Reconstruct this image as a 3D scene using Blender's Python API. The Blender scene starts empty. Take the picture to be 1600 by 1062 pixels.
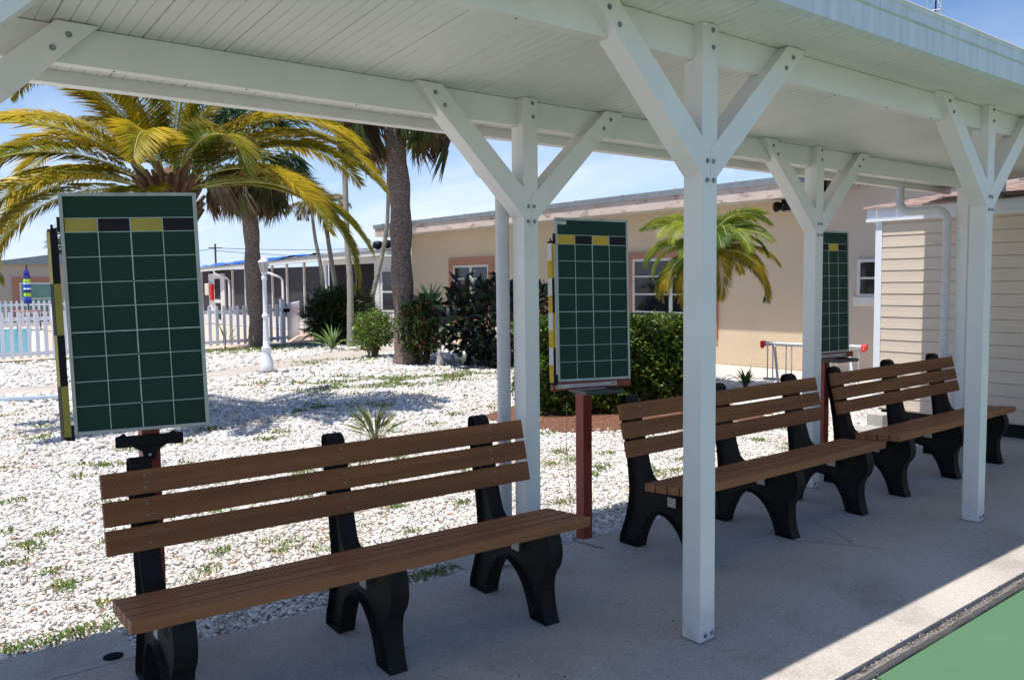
import bpy, bmesh, math, random
import numpy as np
from mathutils import Vector, Matrix
random.seed(7); rng = np.random.default_rng(7)
sc = bpy.context.scene; COL = sc.collection
# ------------------------------------------------------------------ camera, sky, sun, exposure
cd = bpy.data.cameras.new('camera'); cam = bpy.data.objects.new('camera', cd); COL.objects.link(cam)
CP = Vector((-2.83007, -2.25539, 1.59102))
CF = Vector((0.622088, 0.779731, -0.070894)); CR = Vector((0.781148, -0.624244, -0.011280)); CU = Vector((0.053051, 0.048362, 0.997420))
cam.matrix_world = Matrix(((CR.x, CU.x, -CF.x, CP.x), (CR.y, CU.y, -CF.y, CP.y), (CR.z, CU.z, -CF.z, CP.z), (0, 0, 0, 1)))
cd.sensor_width = 36; cd.lens = 1300.07*36/1600; cd.clip_start = .05; cd.clip_end = 3000
sc.camera = cam
EL = math.radians(71.5); AZ = math.radians(181.0)      # direction towards the sun: from -X
SUN = Vector((math.cos(EL)*math.cos(AZ), math.cos(EL)*math.sin(AZ), math.sin(EL)))
ld = bpy.data.lights.new('sun', 'SUN'); ld.energy = 4.1; ld.angle = math.radians(.53); ld.color = (1, .955, .89)
sun = bpy.data.objects.new('sun', ld); COL.objects.link(sun)
sun.rotation_euler = SUN.to_track_quat('Z', 'Y').to_euler(); sun.location = (0, 0, 30)
w = bpy.data.worlds.new('World'); sc.world = w; w.use_nodes = True
nt = w.node_tree; nt.nodes.clear(); N = nt.nodes.new; LK = nt.links.new
out = N('ShaderNodeOutputWorld'); bg = N('ShaderNodeBackground'); sky = N('ShaderNodeTexSky')
sky.sky_type = 'NISHITA'; sky.sun_disc = False; sky.sun_elevation = EL; sky.sun_rotation = math.radians(-91)
sky.air_density = 1.0; sky.dust_density = .25; sky.ozone_density = 3.0
tc = N('ShaderNodeTexCoord'); sp = N('ShaderNodeSeparateXYZ'); LK(tc.outputs['Generated'], sp.inputs[0])
ad = N('ShaderNodeMath'); ad.operation = 'ADD'; ad.inputs[1].default_value = .16; LK(sp.outputs[2], ad.inputs[0])
dx = N('ShaderNodeMath'); dx.operation = 'DIVIDE'; LK(sp.outputs[0], dx.inputs[0]); LK(ad.outputs[0], dx.inputs[1])
dy = N('ShaderNodeMath'); dy.operation = 'DIVIDE'; LK(sp.outputs[1], dy.inputs[0]); LK(ad.outputs[0], dy.inputs[1])
cb = N('ShaderNodeCombineXYZ'); LK(dx.outputs[0], cb.inputs[0]); LK(dy.outputs[0], cb.inputs[1])
mp = N('ShaderNodeMapping'); mp.inputs['Scale'].default_value = (1.0, .42, 1); mp.inputs['Rotation'].default_value = (0, 0, .6); LK(cb.outputs[0], mp.inputs[0])
nz = N('ShaderNodeTexNoise'); nz.inputs['Scale'].default_value = 1.3; nz.inputs['Detail'].default_value = 7; nz.inputs['Roughness'].default_value = .58
nz.inputs['Distortion'].default_value = .5; LK(mp.outputs[0], nz.inputs['Vector'])
rp = N('ShaderNodeValToRGB'); rp.color_ramp.elements[0].position = .46; rp.color_ramp.elements[0].color = (0, 0, 0, 1)
rp.color_ramp.elements[1].position = .74; rp.color_ramp.elements[1].color = (1, 1, 1, 1); LK(nz.outputs[0], rp.inputs[0])
hz = N('ShaderNodeMapRange'); hz.inputs[1].default_value = .04; hz.inputs[2].default_value = .30; hz.inputs[3].default_value = .85; hz.inputs[4].default_value = .0
LK(sp.outputs[2], hz.inputs[0])
cm = N('ShaderNodeMath'); cm.operation = 'MULTIPLY'; LK(rp.outputs[0], cm.inputs[0]); LK(hz.outputs[0], cm.inputs[1])
tn = N('ShaderNodeMixRGB'); tn.blend_type = 'MULTIPLY'; tn.inputs[0].default_value = 1; tn.inputs[2].default_value = (.84, .93, 1.06, 1); LK(sky.outputs[0], tn.inputs[1])
hh = N('ShaderNodeMapRange'); hh.inputs[1].default_value = -.02; hh.inputs[2].default_value = .24; hh.inputs[3].default_value = .9; hh.inputs[4].default_value = .0; LK(sp.outputs[2], hh.inputs[0])
hm = N('ShaderNodeMixRGB'); hm.inputs[2].default_value = (5.3, 6.5, 8.9, 1); LK(hh.outputs[0], hm.inputs[0]); LK(tn.outputs[0], hm.inputs[1])
mx = N('ShaderNodeMixRGB'); mx.inputs[2].default_value = (7.6, 8.1, 9.4, 1); LK(cm.outputs[0], mx.inputs[0]); LK(hm.outputs[0], mx.inputs[1])
LK(mx.outputs[0], bg.inputs[0]); bg.inputs[1].default_value = .096; LK(bg.outputs[0], out.inputs[0])
sc.view_settings.view_transform = 'Standard'; sc.view_settings.look = 'None'; sc.view_settings.gamma = 1; sc.view_settings.exposure = .55
sc.render.engine = 'CYCLES'; sc.cycles.max_bounces = 8; sc.cycles.diffuse_bounces = 5

# ------------------------------------------------------------------ materials
MATS = {}
def M(name, c, rough=.6, var=.08, vs=3.0, bump=0.0, bs=40.0, metal=0.0, stain=None, ss=2.0, st=.55, tint=False, trans=0.0, spec=.5, stretch=None, vor=False):
    """procedural principled material; var = brightness noise, stain = second colour in blotches"""
    if name in MATS: return MATS[name]
    m = bpy.data.materials.new(name); MATS[name] = m; m.use_nodes = True; t = m.node_tree; n = t.nodes; L = t.links.new
    p = n['Principled BSDF']; p.inputs['Roughness'].default_value = rough; p.inputs['Metallic'].default_value = metal
    p.inputs['Specular IOR Level'].default_value = spec
    tcn = n.new('ShaderNodeTexCoord'); vec = tcn.outputs['Object']
    if stretch:
        mpn = n.new('ShaderNodeMapping'); mpn.inputs['Scale'].default_value = stretch; L(vec, mpn.inputs[0]); vec = mpn.outputs[0]
    a = n.new('ShaderNodeTexNoise'); a.inputs['Scale'].default_value = vs; a.inputs['Detail'].default_value = 6; L(vec, a.inputs['Vector'])
    r = n.new('ShaderNodeMapRange'); r.inputs[1].default_value = .3; r.inputs[2].default_value = .7
    r.inputs[3].default_value = 1-var; r.inputs[4].default_value = 1+var; L(a.outputs[0], r.inputs[0])
    mul = n.new('ShaderNodeVectorMath'); mul.operation = 'SCALE'; mul.inputs[0].default_value = c[:3]; L(r.outputs[0], mul.inputs[3])
    col = mul.outputs[0]
    if tint:
        at = n.new('ShaderNodeAttribute'); at.attribute_name = 'tint'
        mm = n.new('ShaderNodeVectorMath'); mm.operation = 'MULTIPLY'; L(col, mm.inputs[0]); L(at.outputs['Color'], mm.inputs[1]); col = mm.outputs[0]
    if stain:
        b = n.new('ShaderNodeTexNoise'); b.inputs['Scale'].default_value = ss; b.inputs['Detail'].default_value = 8; b.inputs['Roughness'].default_value = .65; L(vec, b.inputs['Vector'])
        q = n.new('ShaderNodeMapRange'); q.inputs[1].default_value = st; q.inputs[2].default_value = st+.16; L(b.outputs[0], q.inputs[0])
        x = n.new('ShaderNodeMixRGB'); x.inputs[2].default_value = (*stain[:3], 1); L(q.outputs[0], x.inputs[0]); L(col, x.inputs[1]); col = x.outputs[0]
    L(col, p.inputs['Base Color'])
    if bump:
        b2 = n.new('ShaderNodeTexVoronoi' if vor else 'ShaderNodeTexNoise'); b2.inputs['Scale'].default_value = bs
        if not vor: b2.inputs['Detail'].default_value = 5
        L(vec, b2.inputs['Vector'])
        bn = n.new('ShaderNodeBump'); bn.inputs['Strength'].default_value = 1; bn.inputs['Distance'].default_value = bump
        L(b2.outputs[0], bn.inputs['Height']); L(bn.outputs[0], p.inputs['Normal'])
    if trans:
        tr = n.new('ShaderNodeBsdfTranslucent'); L(col, tr.inputs[0]); ms = n.new('ShaderNodeMixShader'); ms.inputs[0].default_value = trans
        L(p.outputs[0], ms.inputs[1]); L(tr.outputs[0], ms.inputs[2]); L(ms.outputs[0], n['Material Output'].inputs[0])
    return m

white = M('white_aluminium', (.735, .725, .695), .4, .05, 2.5, .0006, 30, stain=(.64, .64, .58), ss=1.6, st=.58)
soffit_m = M('soffit_white', (.74, .725, .68), .45, .06, 1.2, stain=(.67, .665, .61), ss=4, st=.64, stretch=(1, .35, 1))
fascia_m = M('weathered_fascia', (.61, .655, .675), .45, .10, 3, .0008, 30, stain=(.40, .47, .49), ss=2.6, st=.56, stretch=(7, 1, .9))
bolt_m = M('galvanised_bolt', (.30, .31, .32), .45, .2, 60, metal=.6)
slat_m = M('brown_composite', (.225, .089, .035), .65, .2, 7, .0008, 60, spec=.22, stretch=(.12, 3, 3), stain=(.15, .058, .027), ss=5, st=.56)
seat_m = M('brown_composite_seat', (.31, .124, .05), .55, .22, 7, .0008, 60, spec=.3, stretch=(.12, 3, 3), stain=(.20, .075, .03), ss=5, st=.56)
black_m = M('black_moulded_plastic', (.012, .0115, .011), .55, .3, 14, .0012, 160, spec=.16, stain=(.022, .021, .02), ss=9, st=.6)
label_m = M('pale_sticker', (.45, .44, .38), .5, .15, 40, stain=(.25, .24, .2), ss=70, st=.55)
green_m = M('board_green', (.010, .042, .027), .5, .16, 3, spec=.17, stain=(.016, .056, .038), ss=7, st=.6)
line_m = M('board_line', (.36, .47, .43), .5, .12, 30)
frame_m = M('anodised_frame', (.34, .38, .36), .35, .08, 12, metal=.35)
yel_m = M('mustard_paint', (.35, .30, .040), .45, .1, 12)
yel2_m = M('bright_mustard_paint', (.55, .36, .012), .45, .1, 12)
blk_m = M('black_paint', (.008, .008, .012), .5, .1, 10, spec=.2)
wht_m = M('white_paint', (.66, .66, .63), .45, .06, 12)
red_m = M('red_brown_wood', (.27, .036, .020), .5, .2, 7, .001, 60, stretch=(5, 5, .6))
rust_m = M('rusty_screw', (.22, .10, .03), .7, .3, 60)
conc_m = M('shelter_concrete', (.44, .395, .355), .85, .13, .9, .0022, 260, stain=(.345, .305, .265), ss=1.3, st=.53)
def speckle(m, scale, lo, hi, f):
    """fine aggregate speckle multiplied onto the base colour"""
    t = m.node_tree; n = t.nodes; L = t.links.new; p = n['Principled BSDF']; src = p.inputs['Base Color'].links[0].from_socket
    tcn = n.new('ShaderNodeTexCoord'); v = n.new('ShaderNodeTexVoronoi'); v.inputs['Scale'].default_value = scale; L(tcn.outputs['Object'], v.inputs['Vector'])
    s = n.new('ShaderNodeSeparateColor'); L(v.outputs['Color'], s.inputs[0])
    r = n.new('ShaderNodeValToRGB'); e = r.color_ramp.elements; e[0].position = 0; e[0].color = (lo, lo, lo, 1); e[1].position = 1; e[1].color = (hi, hi, hi, 1)
    k = e.new(f); k.color = (1, 1, 1, 1); k = e.new(1-f); k.color = (1, 1, 1, 1); L(s.outputs[0], r.inputs[0])
    mm = n.new('ShaderNodeMixRGB'); mm.blend_type = 'MULTIPLY'; mm.inputs[0].default_value = 1; L(src, mm.inputs[1]); L(r.outputs[0], mm.inputs[2]); L(mm.outputs[0], p.inputs['Base Color'])
def base_grime(m, z0, z1, c, k):
    t = m.node_tree; n = t.nodes; L = t.links.new; p = n['Principled BSDF']; src = p.inputs['Base Color'].links[0].from_socket
    tcn = n.new('ShaderNodeTexCoord'); sp_ = n.new('ShaderNodeSeparateXYZ'); L(tcn.outputs['Object'], sp_.inputs[0])
    a = n.new('ShaderNodeMapRange'); a.inputs[1].default_value = z0; a.inputs[2].default_value = z1; a.inputs[3].default_value = 1; a.inputs[4].default_value = 0; L(sp_.outputs[2], a.inputs[0])
    z = n.new('ShaderNodeTexNoise'); z.inputs['Scale'].default_value = 24; z.inputs['Detail'].default_value = 6; L(tcn.outputs['Object'], z.inputs['Vector'])
    b_ = n.new('ShaderNodeMapRange'); b_.inputs[1].default_value = .42; b_.inputs[2].default_value = .62; b_.inputs[4].default_value = k; L(z.outputs[0], b_.inputs[0])
    mu = n.new('ShaderNodeMath'); mu.operation = 'MULTIPLY'; L(a.outputs[0], mu.inputs[0]); L(b_.outputs[0], mu.inputs[1])
    x = n.new('ShaderNodeMixRGB'); x.inputs[2].default_value = (*c, 1); L(mu.outputs[0], x.inputs[0]); L(src, x.inputs[1]); L(x.outputs[0], p.inputs['Base Color'])
base_grime(white, 0, .22, (.40, .37, .32), .38)
speckle(conc_m, 210, .62, 1.5, .14)
pad_m = M('pad_concrete', (.40, .385, .36), .85, .12, 1.4, .002, 260, stain=(.30, .28, .25), ss=2, st=.55); speckle(pad_m, 210, .65, 1.5, .14)
court_m = M('court_green', (.083, .175, .092), .75, .05, 1.3, .0004, 300, spec=.2, stain=(.092, .19, .10), ss=1.2, st=.55)
kerb_m = M('dark_gutter', (.20, .185, .17), .9, .35, 14, .006, 60, stain=(.05, .045, .04), ss=11, st=.44, stretch=(.5, 3, 1))
rubber_m = M('dark_edging', (.07, .065, .065), .6, .2, 20, .001, 80)
path_m = M('sandy_path', (.46, .40, .35), .9, .12, 1.5, .004, 60, stain=(.36, .31, .26), ss=3, st=.55); speckle(path_m, 90, .7, 1.3, .2)
stone_m = M('white_stone', (.82, .80, .77), .8, .06, 6, tint=True, spec=.3)
trunk_m = M('palm_bark', (.17, .125, .10), .95, .35, 14, .05, 15, stretch=(1, 1, 2.6), stain=(.36, .31, .27), ss=20, st=.50, spec=.1)
slimtrunk_m = M('slim_palm_bark', (.30, .28, .235), .85, .25, 4, .004, 18, stretch=(1, 1, 3), stain=(.15, .14, .11), ss=4, st=.52)
frond_m = M('frond_leaflets', (1, 1, 1), .42, .05, 3, tint=True, trans=.38, spec=.25)
leaf_m = M('leaf', (1, 1, 1), .35, .05, 3, tint=True, trans=.25, spec=.5)
rachis_m = M('frond_rachis', (.36, .34, .10), .5, .15, 5)
fibre_m = M('palm_fibre', (.15, .08, .04), .9, .3, 14, .012, 40)
peach_m = M('peach_stucco', (.65, .52, .365), .9, .03, .8, .003, 90, stain=(.62, .49, .34), ss=1.0, st=.55)
trim_m = M('salmon_trim', (.43, .205, .135), .85, .06, 2, .002, 90)
grey_stucco_m = M('taupe_stucco', (.47, .40, .345), .9, .04, 1, .003, 90)
peel_m = M('peeling_fascia', (.62, .50, .43), .85, .10, 2, .004, 40, stain=(.10, .08, .075), ss=2.6, st=.54, stretch=(1, 1, 3.5))
drip_m = M('grey_flashing', (.24, .26, .28), .5, .12, 6, metal=.3)
eave_m = M('eave_soffit', (.50, .49, .45), .8, .08, 3)
wframe_m = M('window_frame', (.62, .62, .58), .5, .08, 9)
glass_m = M('dark_glass', (.012, .014, .018), .07, .2, 3, spec=.6)
greenglass_m = M('green_curtain', (.14, .30, .25), .35, .15, 5)
screen_m = M('dark_screen', (.030, .033, .042), .75, .08, 6)
dark_m = M('painted_shade_dark', (.008, .007, .008), .9, .2, 6)  # near-black colour standing in for shade in openings and gaps
picket_m = M('white_vinyl', (.78, .79, .82), .4, .04, 4)
tarp_m = M('blue_tarp', (.012, .12, .62), .5, .18, 6, .02, 12)
deck_m = M('pool_pavers', (.62, .46, .36), .85, .08, 3, .003, 30)
water_m = M('pool_water', (.05, .42, .50), .08, .2, 5, .02, 9)
mulch_m = M('red_mulch', (.20, .085, .048), .95, .45, 60, .03, 70, stain=(.42, .24, .16), ss=60, st=.55)
shingle_m = M('pink_shingles', (.40, .29, .245), .95, .25, 9, .006, 90, stain=(.24, .16, .135), ss=7, st=.56, stretch=(1, 1, 1))
siding_m = M('beige_vinyl_siding', (.65, .55, .44), .5, .03, 1.5, .0006, 40)
shedtrim_m = M('shed_white_trim', (.76, .78, .82), .5, .03, 4)
galv_m = M('galvanised_tube', (.50, .52, .54), .42, .12, 14, metal=.4)
redcap_m = M('red_cap', (.62, .02, .018), .4, .1, 9)
statue_m = M('weathered_statue', (.52, .49, .45), .9, .25, 30, .006, 60)
pipe_m = M('painted_downspout', (.56, .56, .57), .42, .06, 3)

base_grime(peach_m, -.1, .7, (.42, .33, .24), .5)
# ------------------------------------------------------------------ mesh helpers
class MB:
    def __init__(s): s.v = []; s.f = []; s.sm = []
    def add(s, vs, fs, smooth=False):
        o = len(s.v); s.v += [tuple(v) for v in vs]; s.f += [tuple(i+o for i in f) for f in fs]; s.sm += [smooth]*len(fs); return s
    def box(s, x0, x1, y0, y1, z0, z1, mat=None, bev=0.0):
        if bev > 0:
            b = bmesh.new(); bmesh.ops.create_cube(b, size=1)
            for v in b.verts: v.co = Vector((x0+(v.co.x+.5)*(x1-x0), y0+(v.co.y+.5)*(y1-y0), z0+(v.co.z+.5)*(z1-z0)))
            bmesh.ops.bevel(b, geom=b.edges[:], offset=bev, segments=2, profile=.6, affect='EDGES'); s.bm(b, mat); return s
        vs = [Vector((x, y, z)) for z in (z0, z1) for y in (y0, y1) for x in (x0, x1)]
        if mat: vs = [mat @ v for v in vs]
        return s.add(vs, [(0, 2, 3, 1), (4, 5, 7, 6), (0, 1, 5, 4), (2, 6, 7, 3), (0, 4, 6, 2), (1, 3, 7, 5)])
    def bm(s, b, mat=None, smooth=False):
        b.verts.ensure_lookup_table(); b.verts.index_update()
        s.add([(mat @ v.co if mat else v.co.copy()) for v in b.verts], [[v.index for v in f.verts] for f in b.faces], smooth); b.free(); return s
    def prism(s, poly, axis, a0, a1, mat=None, bev=0.0, inset=None):
        """polygon in the two other axes, extruded along axis from a0 to a1"""
        b = bmesh.new()
        def P(p, a): return {'x': (a, p[0], p[1]), 'y': (p[0], a, p[1]), 'z': (p[0], p[1], a)}[axis]
        lo = [b.verts.new(P(p, a0)) for p in poly]; hi = [b.verts.new(P(p, a1)) for p in poly]
        f0 = b.faces.new(lo); f1 = b.faces.new(hi[::-1])
        n = len(poly)
        for i in range(n): b.faces.new((lo[(i+1) % n], lo[i], hi[i], hi[(i+1) % n]))
        bmesh.ops.recalc_face_normals(b, faces=b.faces[:])
        if inset:
            for f in (f0, f1): bmesh.ops.inset_region(b, faces=[f], thickness=inset[0], depth=0); 
            for f in (f0, f1):
                nn = f.normal.copy()
                for v in f.verts: v.co -= nn*inset[1]
        if bev: bmesh.ops.bevel(b, geom=[e for e in b.edges if e.is_manifold and e.calc_face_angle(0) > .5], offset=bev, segments=2, profile=.6, affect='EDGES')
        bmesh.ops.triangulate(b, faces=[f for f in b.faces if len(f.verts) > 4])
        return s.bm(b, mat)
    def tube(s, pts, rad, n=10, cap=True, smooth=True, squash=None):
        pts = [Vector(p) for p in pts]; m = len(pts); rs = rad if hasattr(rad, '__len__') else [rad]*m
        prev = None; vs = []
        for i, p in enumerate(pts):
            t = (pts[min(i+1, m-1)]-pts[max(i-1, 0)]).normalized()
            if prev is None:
                u = t.orthogonal().normalized()
            else:
                u = (prev - t*prev.dot(t)).normalized()
            prev = u; v = t.cross(u)
            for k in range(n):
                a = 2*math.pi*k/n; vs.append(p+u*math.cos(a)*rs[i]+v*math.sin(a)*rs[i])
        fs = [(i*n+k, i*n+(k+1) % n, (i+1)*n+(k+1) % n, (i+1)*n+k) for i in range(m-1) for k in range(n)]
        s.add(vs, fs, smooth)
        if cap: s.add(vs[:n], [tuple(range(n))[::-1]]); s.add(vs[-n:], [tuple(range(n))])
        return s
    def lathe(s, prof, c=(0, 0, 0), n=20, smooth=True):
        vs = [(c[0]+r*math.cos(2*math.pi*k/n), c[1]+r*math.sin(2*math.pi*k/n), c[2]+z) for r, z in prof for k in range(n)]
        fs = [(i*n+k, i*n+(k+1) % n, (i+1)*n+(k+1) % n, (i+1)*n+k) for i in range(len(prof)-1) for k in range(n)]
        return s.add(vs, fs, smooth)
    def build(s, name, mat, parent=None, loc=None):
        me = bpy.data.meshes.new(name); me.from_pydata(s.v, [], s.f); me.polygons.foreach_set('use_smooth', s.sm); me.materials.append(mat); me.validate(); me.update()
        o = bpy.data.objects.new(name, me); COL.objects.link(o)
        if parent: o.parent = parent
        if loc: o.location = loc
        return o
def npmesh(name, verts, faces, mat, parent=None, tint=None, smooth=False):
    """verts (n,3), faces (m,k) numpy; tint (n,3) point colours"""
    me = bpy.data.meshes.new(name); n = len(verts); m, k = faces.shape
    me.vertices.add(n); me.vertices.foreach_set('co', np.ascontiguousarray(verts, np.float32).ravel())
    me.loops.add(m*k); me.loops.foreach_set('vertex_index', faces.astype(np.int32).ravel())
    me.polygons.add(m); me.polygons.foreach_set('loop_start', np.arange(0, m*k, k, dtype=np.int32)); me.polygons.foreach_set('loop_total', np.full(m, k, np.int32))
    if smooth: me.polygons.foreach_set('use_smooth', np.ones(m, bool))
    if tint is not None:
        a = me.color_attributes.new('tint', 'FLOAT_COLOR', 'POINT'); a.data.foreach_set('color', np.concatenate([tint, np.ones((n, 1))], 1).astype(np.float32).ravel())
    me.materials.append(mat); me.update(calc_edges=True)
    o = bpy.data.objects.new(name, me); COL.objects.link(o)
    if parent: o.parent = parent
    return o
def thing(name, label, cat, loc=(0, 0, 0), rz=0, group=None):
    o = bpy.data.objects.new(name, None); COL.objects.link(o); o.location = loc; o.rotation_euler = (0, 0, rz); o.empty_display_size = .2
    return tag(o, label, cat, group)
def tag(o, label, cat, group=None):
    o['label'] = label; o['category'] = cat
    if group: o['group'] = group
    return o
def struct(o, kind='structure'): o['kind'] = kind; return o
def kids(o): return [c for c in bpy.data.objects if c.parent == o]
def copy_tree(o, parent=None):
    c = o.copy(); COL.objects.link(c)
    if parent: c.parent = parent
    for ch in kids(o): copy_tree(ch, c)
    return c
def hexbolt(c, axis='y', r=.0078, h=.008, n=6):
    """small bolt head with a washer, pointing to -axis"""
    mb = MB(); x, y, z = c
    for rr, d0, d1, k in ((r*1.5, 0, .0022, 14), (r, .0022, h, n)):
        b = bmesh.new(); bmesh.ops.create_cone(b, cap_ends=True, segments=k, radius1=rr, radius2=rr*.93, depth=d1-d0)
        m = Matrix.Translation((x, y-(d0+d1)/2, z)) @ Matrix.Rotation(math.pi/2, 4, 'X') if axis == 'y' else Matrix.Translation((x-(d0+d1)/2, y, z)) @ Matrix.Rotation(math.pi/2, 4, 'Y')
        mb.bm(b, m)
    return mb

# ------------------------------------------------------------------ ground, slab, court
def sheet(name, poly, z, mat, thick=0):
    mb = MB()
    if thick: mb.prism(poly, 'z', z-thick, z)
    else: mb.add([(x, y, z) for x, y in poly], [tuple(range(len(poly)))])
    return struct(mb.build(name, mat))
def gravel_ground():
    m = bpy.data.materials.new('gravel_ground'); m.use_nodes = True; t = m.node_tree; n = t.nodes; L = t.links.new; p = n['Principled BSDF']
    p.inputs['Roughness'].default_value = .9
    tcn = n.new('ShaderNodeTexCoord'); v = n.new('ShaderNodeTexVoronoi'); v.inputs['Scale'].default_value = 28; L(tcn.outputs['Object'], v.inputs['Vector'])
    s = n.new('ShaderNodeSeparateColor'); L(v.outputs['Color'], s.inputs[0]); r = n.new('ShaderNodeValToRGB'); e = r.color_ramp.elements
    e[0].color = (.42, .38, .33, 1); e[1].color = (.86, .84, .80, 1); e[1].position = .45; k = e.new(.12); k.color = (.62, .56, .50, 1); L(s.outputs[0], r.inputs[0])
    L(r.outputs[0], p.inputs['Base Color']); b = n.new('ShaderNodeBump'); b.inputs['Distance'].default_value = .03; b.inputs['Strength'].default_value = 1; b.invert = True
    L(v.outputs['Distance'], b.inputs['Height']); L(b.outputs[0], p.inputs['Normal']); return m
gm = gravel_ground()
sheet('ground', [(-400, -400), (400, -400), (400, 400), (-400, 400)], -.06, M('dry_ground', (.30, .27, .20), .95, .2, .3))
sheet('gravel_bed', [(-14, 1.0), (9.9, 1.0), (9.9, 18.6), (-14, 18.0)], -.035, gm)
sheet('concrete_slab', [(-14, -.545), (5.0, -.545), (9.7, -.545), (9.7, 1.40), (.575, 1.40), (.56, 1.405), (-.22, 1.42), (-1.90, 1.47), (-14, 1.47)], 0, conc_m, .12)
sheet('concrete_pad', [(-14, 1.474), (-1.905, 1.474), (-1.93, 1.83), (-14, 1.86)], -.004, pad_m, .1)
sheet('concrete_pad', [(-.215, 1.424), (.555, 1.409), (.57, 1.78), (-.23, 1.82)], -.004, pad_m, .1)
sheet('concrete_apron', [(5.2, 1.404), (9.7, 1.404), (9.7, 2.2), (5.35, 2.3)], -.003, pad_m, .1)
struct(MB().box(-14, 9.7, -.60, -.556, -.11, -.016).build('gutter_channel', kerb_m))
sheet('court', [(.345, -15), (3.7, -15), (3.7, -.625), (.33, -.625)], -.018, court_m, .1)
sheet('court', [(4.3, -15), (7.6, -15), (7.6, -.625), (4.3, -.625)], -.018, court_m, .1)
sheet('court_walk', [(-.27, -15), (.325, -15), (.31, -.625), (-.27, -.625)], -.016, pad_m, .1)
sheet('court', [(-3.65, -15), (-.28, -15), (-.28, -.625), (-3.65, -.625)], -.018, court_m, .1)  # unseen lane added so its green bounces onto the beams
sheet('court_walk', [(-14, -15), (-3.66, -15), (-3.66, -.625), (-14, -.625)], -.016, pad_m, .1)
sheet('court_walk', [(3.705, -15), (4.295, -15), (4.295, -.625), (3.705, -.625)], -.016, pad_m, .1)
sheet('court_walk', [(7.605, -15), (12, -15), (12, -.625), (7.605, -.625)], -.016, pad_m, .1)
ed = MB()
px = -14.0; pts = []
while px < 9.6: pts.append((px, -.603+rng.normal(0, .0015), -.022+rng.normal(0, .0015))); px += .12
ed.tube(pts, .016, 8); struct(ed.build('gutter_edging', rubber_m))
deb = []
cr = MB()                                                        # cracks in the slab
def ribbon(mb, pts, wd, z):
    P = [Vector((x, y, z)) for x, y in pts]; Q = []
    for i in range(len(P)-1):
        for k in range(8): Q.append(P[i].lerp(P[i+1], k/8)+Vector((rng.normal(0, .006), rng.normal(0, .006), 0)))
    Q.append(P[-1]); vs = []
    for i, q in enumerate(Q):
        d = (Q[min(i+1, len(Q)-1)]-Q[max(i-1, 0)]).normalized(); n_ = Vector((-d.y, d.x, 0))*wd*(.5+rng.random()*.6); vs += [q+n_, q-n_]
    mb.add(vs, [(2*i, 2*i+1, 2*i+3, 2*i+2) for i in range(len(Q)-1)])
ribbon(cr, [(1.50, .62), (1.62, .50), (1.72, .36), (1.80, .23), (1.84, .10)], .0022, .0025)
ribbon(cr, [(2.05, .72), (1.98, .55), (1.88, .42), (1.80, .30)], .0022, .0027)
ribbon(cr, [(.57, 1.40), (.60, 1.24), (.61, 1.20)], .006, .0025)
ribbon(cr, [(-14, 1.4718), (-1.9, 1.4718)], .004, .0015)
struct(cr.build('slab_crack', M('crack_dark', (.10, .09, .08), .95, .2, 20)))
sheet('path', [(-14, 12.9), (-4, 12.7), (-.7, 11.9), (1.0, 11.75), (2.0, 11.95), (4.0, 12.9), (5.8, 13.8), (7.4, 14.7), (9.6, 15.4), (9.6, 16.7), (7.0, 16.1), (5.0, 14.9), (3.6, 14.0), (2.2, 13.1), (.6, 12.9), (-.7, 13.1), (-4, 13.9), (-14, 14.2)], -.022, path_m)
sheet('pavement', [(8.45, -1), (9.78, -1), (9.78, 11), (8.6, 11)], .002, M('pale_walk', (.60, .54, .47), .85, .08, 2, .002, 80), .08)
sheet('pool_deck', [(-14, 18.35), (9.7, 18.7), (9.4, 36), (-14, 36)], -.02, deck_m)
sheet('pool_water', [(-12, 20.4), (.55, 20.4), (2.5, 33.1), (-12, 33.1)], -.008, water_m)
cp = MB(); cp.box(-12, .9, 20.05, 20.4, -.015, .03); cp.prism([(.55, 20.4), (.9, 20.4), (2.85, 33.1), (2.5, 33.1)], 'z', -.015, .03); cp.box(-12, 2.9, 33.1, 33.45, -.015, .03)
struct(cp.build('pool_coping', wht_m))
struct(MB().prism([(3.0, 4.2), (5.2, 3.15), (6.2, 3.8), (4.2, 6.2), (2.9, 5.6)], 'z', -.05, -.005).build('mulch_bed', mulch_m), 'structure')

# ------------------------------------------------------------------ white stones (real geometry), drawn as one mass
def inview(X, Y, Z, mg=1.06):
    d = np.stack([X-CP.x, Y-CP.y, Z-CP.z], -1); z = d @ np.array(CF); x = d @ np.array(CR); y = d @ np.array(CU)
    return (z > .1) & (np.abs(x/z) < mg*.6154) & (np.abs(y/z) < mg*.4085)
def in_poly(X, Y, poly):
    c = np.zeros(X.shape, bool); n = len(poly)
    for i in range(n):
        x0, y0 = poly[i]; x1, y1 = poly[(i+1) % n]
        if y0 == y1: continue
        k = ((y0 > Y) != (y1 > Y)) & (X < (x1-x0)*(Y-y0)/(y1-y0)+x0); c ^= k
    return c
PATH = [(-14, 12.9), (-4, 12.7), (-.7, 11.9), (1.0, 11.75), (2.0, 11.95), (4.0, 12.9), (5.8, 13.8), (7.4, 14.7), (9.6, 15.4), (9.6, 16.7), (7.0, 16.1), (5.0, 14.9), (3.6, 14.0), (2.2, 13.1), (.6, 12.9), (-.7, 13.1), (-4, 13.9), (-14, 14.2)]
MUL = [(3.05, 4.3), (5.2, 3.3), (6.2, 3.8), (4.2, 6.2), (2.95, 5.6)]
def slab_back(X): return np.where(X < -1.93, 1.85, np.where(X < -.23, 1.455, np.where(X < .575, 1.80, np.where(X < 5.25, 1.41, 2.3))))
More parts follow.
